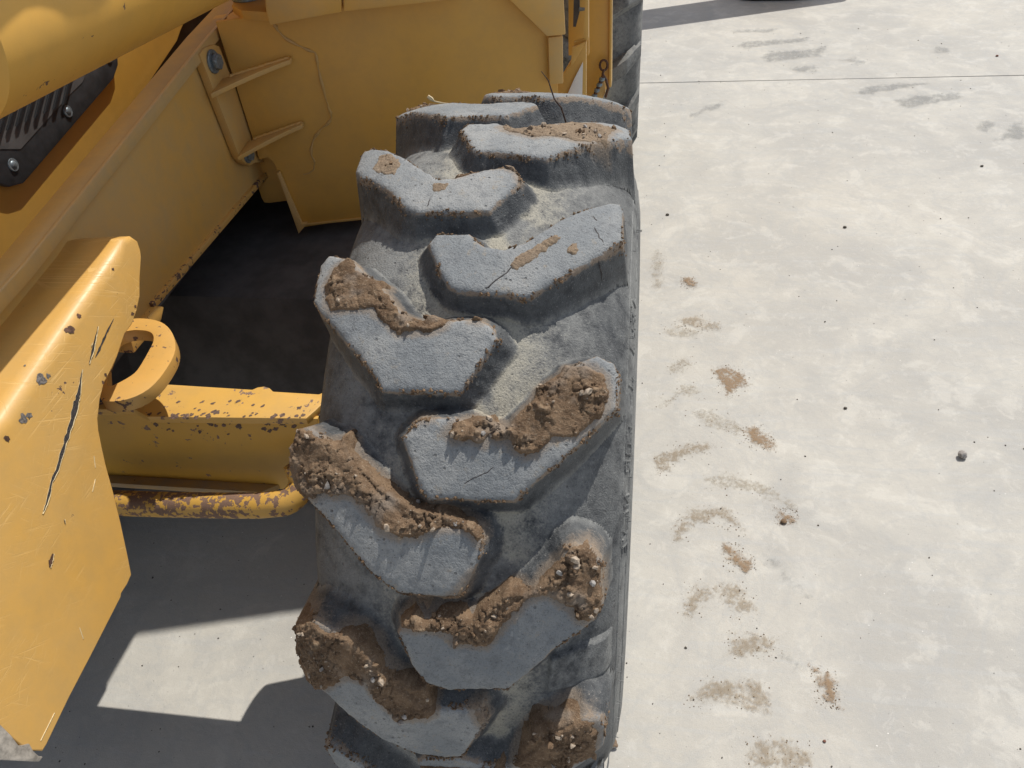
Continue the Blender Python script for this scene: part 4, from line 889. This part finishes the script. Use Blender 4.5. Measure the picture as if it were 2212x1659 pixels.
# lifting eye behind the plate
RZ = .855
o_ = PZ(RZ, [(210, 868), (262, 868), (300, 856), (330, 836), (358, 800), (380, 762), (380, 740), (372, 715), (352, 694), (318, 687), (280, 686), (240, 700)])
i_ = PZ(RZ, [(232, 838), (262, 824), (292, 806), (306, 785), (332, 738), (332, 722), (322, 714), (284, 712), (250, 722), (228, 780)])
bm = bmesh.new()
def ringface(zoff):
    a = [bm.verts.new(p + V((0, 0, zoff))) for p in o_]; b = [bm.verts.new(p + V((0, 0, zoff))) for p in i_]; return a, b
# resample both outlines to the same count
def resamp(P, n):
    P = P + [P[0]]; L_ = [0]
    for i in range(len(P) - 1): L_.append(L_[-1] + (P[i + 1] - P[i]).length)
    out = []
    for k in range(n):
        t = L_[-1] * k / n; i = max(j for j in range(len(L_) - 1) if L_[j] <= t); out.append(P[i].lerp(P[i + 1], (t - L_[i]) / (L_[i + 1] - L_[i])))
    return out
def smooth_loop(P, it=2):
    for _ in range(it): P = [(P[i - 1] + P[i] * 2 + P[(i + 1) % len(P)]) / 4 for i in range(len(P))]
    return P
o_, i_ = smooth_loop(resamp(o_, 48), 3), smooth_loop(resamp(i_, 48), 2)
cen = sum(i_, V((0, 0, 0))) / 48
key = lambda p: math.atan2(p.y - cen.y, p.x - cen.x)
best = min(((sum((o_[k] - c_[(k + s_) % 48]).length for k in range(48)), s_, r_) for r_, c_ in ((0, i_), (1, i_[::-1])) for s_ in range(48)), key=lambda t: t[0])
i_ = (i_[::-1] if best[2] else i_); i_ = i_[best[1]:] + i_[:best[1]]
a, b = ringface(0); c, d = ringface(-.024)
for k in range(48):
    j = (k + 1) % 48
    for f in ((a[k], a[j], b[j], b[k]), (c[k], d[k], d[j], c[j]), (a[k], c[k], c[j], a[j]), (b[k], b[j], d[j], d[k])):
        try: bm.faces.new(f)
        except ValueError: pass
bmesh.ops.remove_doubles(bm, verts=bm.verts, dist=.0004)
from_bm('lifting_eye', bm, Y_RING, TEL, .003, 2)

# axle beam: top flange, web set back, bottom flange, end cheek
AZ = .72
top = PZ(AZ, [(205, 868), (299, 868), (300, 851), (318, 838), (341, 824), (352, 829), (545, 841), (556, 836), (571, 834), (583, 838), (590, 845), (689, 851), (700, 846), (709, 836), (713, 840), (712, 852), (700, 868), (682, 886), (661, 904), (318, 900), (290, 884), (205, 884)])
AX = prism('axle_beam', top, (0, 0, -.016), Y_AXLE, TEL, .003)
fy = top[-4].y
yw = fy + .012
zb = sight(430, 1046, (0, 1, 0), (0, yw, 0)).z
prism('axle_web', [V((-1.0, yw, AZ - .012)), V((-.345, yw, AZ - .012)), V((-.38, yw, zb)), V((-1.0, yw, zb))], (0, .008, 0), paint('yellow_paint_web', .15, .35, 40, base=(.62, .35, .05), chipcol=(.13, .085, .065), seed=21), AX, .001)
prism('bottom_flange', [V((-1.0, fy - .010, zb + .014)), V((-.50, fy - .010, zb + .014)), V((-.47, yw, zb + .014)), V((-1.0, yw, zb + .014))], (0, 0, -.013), paint('yellow_paint_flange_dust', 1., .2, 50, base=(.5, .29, .06), dustcol=(.27, .23, .19), seed=22), AX, .002)
# round guard pipe with paint worn to primer
pp = [sight(u, v, (0, 1, 0), (0, y, 0)) for u, v, y in ((200, 1085, -.145), (260, 1087, -.145), (360, 1090, -.145), (480, 1092, -.145), (560, 1092, -.145), (600, 1088, -.142))]
q0 = pp[-1]
for k in range(1, 9):
    a = k / 8 * math.pi / 2; pp.append(q0 + V((.04 * math.sin(a), .04 * (1 - math.cos(a)), .02 * (1 - math.cos(a)))))
pp.append(pp[-1] + V((-.01, .015, .03)))
fine = []
for i in range(len(pp) - 1):
    for k in range(3): fine.append(pp[i].lerp(pp[i + 1], k / 3))
fine.append(pp[-1])
tube('guard_pipe', fine, .0240, Y_PIPE, TEL, 40)
# worn band of bare primer along the front edge of the axle flange
bpy.context.view_layer.update()
PRIM = plain('brown_primer', (.125, .08, .06), .75, 0, .4, .8, 200)
rg_ = random.Random(44)
for k in range(70):
    u = rg_.uniform(318, 668); v = 903 - rg_.random() ** 2 * (14 if k % 4 else 50) + (u - 318) * .004
    h_ = on_surface(AX, u, v)
    if h_ and h_[1].z > .5: flake(h_[0] + h_[1] * .0004, rg_.uniform(.002, .0065), h_[1], PRIM, AX, k, rg_.uniform(.5, 1))
for k in range(46):
    u = rg_.uniform(330, 640); z = AZ - .018 - rg_.random() ** 2 * .05
    p = sight(u, 915, (0, 1, 0), (0, yw, 0)); flake(V((p.x, yw - .0005, z)), rg_.uniform(.002, .009), (0, -1, 0), PRIM, AX, 200 + k, rg_.uniform(.4, .9))
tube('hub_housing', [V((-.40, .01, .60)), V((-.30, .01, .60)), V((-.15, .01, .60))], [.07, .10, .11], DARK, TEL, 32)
# added dark blocks standing in for deep shade below, and the other front wheel
prism('underbody_shade', [V((-2.0, -.6, .72)), V((-.76, -.6, .74)), V((-.76, 2.4, .74)), V((-2.0, 2.4, .72))], (0, 0, .12), DARK, TEL, .02)  # slab added overhead to keep sky light off the ground below
prism('underside_shade_block', [V((-1.7, .30, .03)), V((-1.7, .42, .62)), V((-1.7, 2.4, .62)), V((-1.7, 2.4, .03))], (1.44, 0, 0), DARK, TEL, .02)  # dark block added where there is only shaded ground
prism('shade_rail', [V((-1.06, .12, .16)), V((-1.06, .80, .16)), V((-1.06, .80, .74)), V((-1.06, -.2, .74))], (-.03, 0, 0), DARK, TEL, .004)  # unseen rail added to block light coming from the left
prism('shade_bar', [V((-1.9, 1.5, .12)), V((-.5, 1.5, .12)), V((-.5, 1.5, .75)), V((-1.9, 1.5, .75))], (0, .15, 0), DARK, TEL, .01)  # dark bar added to close the gap onto bright ground behind
OT = TYRE.copy(); COL.objects.link(OT); OT.location.x = -1.75
for ch in [c for c in TYRE.children if c.name.startswith('lug')]:
    c = ch.copy(); COL.objects.link(c); c.parent = OT; c.location.x = 0

# rear wheel of the machine, in line behind the front one
def rear_wheel():
    CY = 2.52
    RT = build_carcass('rear_tyre', TEL, 160, RUB, False, 0., CY)
    for k in range(32):
        s = 1 if k % 2 else -1; a0_ = k * 11.25; N = 10
        pts_o = []; bm = bmesh.new(); rows = []
        for i in range(N + 1):
            t = i / N; x = s * (-.04 + .245 * t); a = R(a0_ + 13 * t ** 1.1); rt = (.60 if abs(x) < .15 else .60 - (abs(x) - .15) * 1.9); rc_ = float(r_c(x)) - .01
            if abs(x) > .19: rt = .50
            row = []
            for da, r_ in ((-4.4, rc_), (-2.6, rt), (2.6, rt), (4.4, rc_)):
                aa = a + R(da); row.append(bm.verts.new((x, CY - r_ * math.cos(aa), WHEEL_Z + r_ * math.sin(aa))))
            rows.append(row)
        for i in range(N):
            for j in range(3): bm.faces.new((rows[i][j], rows[i][j + 1], rows[i + 1][j + 1], rows[i + 1][j]))
        bm.faces.new(rows[0]); bm.faces.new(rows[-1][::-1])
        lg = from_bm('lug', bm, RUB, RT, .004)
rear_wheel()
# ------------------------------------------------------------------ small things on tyre and ground
def surf3(x, deg, off=0.):
    r = surface(np.array([x], float), np.array([R(deg)]))[0] + off; return V(to3(np.array(x), np.array(R(deg)), np.array(r)).tolist())
tw0 = surf3(.107, 99.0, .001); tw1 = V(sight(1172, 154, (0, 1, 0), (0, tw0.y - .02, 0)))
pt = [tw0.lerp(tw1, i / 8) + V((.002 * math.sin(i * 2.1), .001 * math.cos(i * 1.7), 0)) for i in range(9)]
tag(tube('twig', pt, [.0016, .0014, .0015, .0012, .0013, .0010, .0011, .0008, .0005], TWIG, None, 7), 'thin dark twig standing up from the mud near the tyre crest', 'twig')
st_ = [sight(u, v, (0, 1, 0), (0, .21, 0)) for u, v in ((924, 208), (932, 214), (938, 219), (958, 223), (972, 224))]
bm = tube_bm(st_, [.0028, .0035, .0012, .001, .0006], 6)
tag(from_bm('straw', bm, STRAW), 'small pale dry leaf curl on the back edge of the topmost left lug', 'dry leaf')
rb = bmesh.new(); tube_bm([sight(u, v, (0, 1, 0), (0, 0, 0)) for u, v in ((0, 0), (1, 1))], .001, 3, rb); rb.free()

STAIN = {'brown': stainmat('brown_mud_print', (.36, .25, .155), .72), 'tan': stainmat('tan_mud_print', (.40, .315, .215), .60), 'faint': stainmat('faint_mud_print', (.45, .385, .29), .47), 'grey': stainmat('grey_tyre_print', (.30, .31, .31), .75, 30)}
NAMES = {'brown': 'brown crusty mud print', 'tan': 'tan speckled mud print', 'faint': 'faint dusty mud print', 'grey': 'faint grey tyre lug mark'}
WHERE = PRINT_WHERE
for i, (kind, poly) in enumerate(PRINTS):
    a = np.array(poly); lo, hi = a.min(0) - .05, a.max(0) + .05; h = max((hi - lo).max() / 90, .003)
    X, Y = np.meshgrid(np.arange(lo[0], hi[0], h), np.arange(lo[1], hi[1], h), indexing='ij'); d = sdf(X, Y, poly) + .012 * (fbm(X * 40, Y * 40, i) - .5)
    d = d + (.010 if kind != 'grey' else 0); fade = sstep(-.018, .034, d) if kind != 'grey' else sstep(-.03, .05, d)
    z = .0009 + .00011 * i + 0 * X
    if kind in ('brown',): z = z + .0010 * fade * fbm(X * 200, Y * 200, i)
    me = grid_mesh('mud_print', np.stack([X, Y, z], -1), d > (-.022 if kind != 'grey' else -.03), {'fade': fade})
    o = link('tyre_print' if kind == 'grey' else 'mud_print', me, STAIN[kind])
    tag(o, NAMES[kind] + ' ' + WHERE[i], 'tyre mark' if kind == 'grey' else 'mud print', 'tyre prints on the concrete')

def lump(name, p, r, mat, label, cat, seed, grp=None, sq=(1, .85, .75)):
    bm = bmesh.new(); bmesh.ops.create_icosphere(bm, subdivisions=3, radius=1)
    for v in bm.verts:
        q = v.co.copy(); v.co = Vector((q.x * sq[0], q.y * sq[1], q.z * sq[2])) * r * (1 + .35 * mnoise.noise(q * 1.3 + Vector((seed, 0, 0))) + .14 * mnoise.noise(q * 4 + Vector((0, seed, 0))))
    zmin = min(v.co.z for v in bm.verts)
    for v in bm.verts: v.co += Vector((p[0], p[1], -zmin - r * .06))
    me = bpy.data.meshes.new(name); bm.to_mesh(me); bm.free(); o = link(name, me, mat, None, True); return tag(o, label, cat, grp)
SM = {'g': STONE_G, 'd': STONE_D, 'r': STONE_R, 'm': MUD}
SL = STONE_LABELS
for i, (x, y, r, k) in enumerate(STONES):
    lump('mud_clod' if k == 'm' else 'stone', (x, y), r * (.72 if k in 'dr' else 1), SM[k], SL[i], 'mud clod' if k == 'm' else 'stone', i * 3.3, 'stones and clods on the concrete', (1, 1, .9) if k == 'g' else (1, .8, .6))
# loose crumbs: sparse over the slab, dense along the muddy track
rg = np.random.RandomState(11)
ico = bmesh.new(); bmesh.ops.create_icosphere(ico, subdivisions=1, radius=1); iv = np.array([v.co for v in ico.verts]); fi = np.array([[v.index for v in f.verts] for f in ico.faces]); ico.free()
def crumbs(name, pts, sizes, mat, label, cat):
    Vv, F = [], []
    for (x, y), s in zip(pts, sizes):
        A = np.linalg.qr(rg.randn(3, 3))[0]; v = (iv * (1 + .25 * rg.randn(len(iv), 1)) * s) @ A * np.array([1, 1, .7]) + np.array([x, y, s * .45])
        F.append(fi + len(Vv) * len(iv)); Vv.append(v)
    me = bpy.data.meshes.new(name); me.from_pydata(np.concatenate(Vv).tolist(), [], np.concatenate(F).tolist())
    return tag(link(name, me, mat, None, True), label, cat, None, 'stuff')
P_, S_ = [], []
for _ in range(420):
    y = -.5 + 4.6 * rg.rand() ** 1.3; x = .2 + rg.rand() * (1.2 + .5 * y); P_.append((x, y)); S_.append(.0006 + .0022 * rg.rand() ** 4 + .0003 * max(y, 0))
for _ in range(120): P_.append((-1.1 + rg.rand() * .65, -.5 + .9 * rg.rand())); S_.append(.0007 + .0016 * rg.rand() ** 3)
crumbs('grit', P_, S_, STONE_D, 'fine dark grit scattered over the pale concrete', 'grit')
P_, S_ = [], []
for kind, poly in PRINTS:
    if kind == 'grey': continue
    a = np.array(poly); n = {'brown': 150, 'tan': 90, 'faint': 40}[kind]; c = a.min(0) + rg.rand(n * 3, 2) * (a.max(0) - a.min(0)); dd = sdf(c[:, 0], c[:, 1], poly)
    for q in c[dd > -.02][:n]: P_.append(tuple(q)); S_.append(.0005 + .0013 * rg.rand() ** 3)
crumbs('mud_crumbs', P_, S_, MUD_PALE, 'fine brown mud crumbs along the muddy tyre track', 'mud crumbs')

# ------------------------------------------------------------------ the next machine, only its foot in view at the top edge
PM = empty('parked_machine', (1.2, 5.0, 0), 'foot of a second yellow machine parked beyond the joint at the top edge', 'construction machine')
ft = [(.835, 4.735), (.865, 4.695), (.95, 4.672), (1.18, 4.655), (1.30, 4.668), (1.335, 4.71), (1.34, 5.2), (.83, 5.2)]
prism('foot', [V((x, y, .004)) for x, y in ft], (0, 0, .05), plain('black_rubber_pad', (.02, .018, .017), .7, 0, .3, .5, 80), PM, .012)
prism('foot_casing', [V((.88, 4.72, .054)), V((1.29, 4.70, .054)), V((1.30, 5.15, .054)), V((.87, 5.15, .054))], (0, 0, .25), BODY, PM, .01)
h1 = 1.05
a_ = V((.155 + SX * h1, 4.135 + SY * h1, h1)); b_ = V((1.50 + SX * h1, 4.60 + SY * h1, h1))
prism('shadow_body', [a_ + V((-2.6, -.9, 0)), b_, b_ + V((.0, .34, 0)), a_ + V((-2.6, -.62, 0))], (0, 0, -.22), BODY, PM, .02)  # unseen caster added, set back along the sun from its shadow
box('leg', (1.08, 5.0, .4), (.22, .3, .5), BODY, PM, .01)
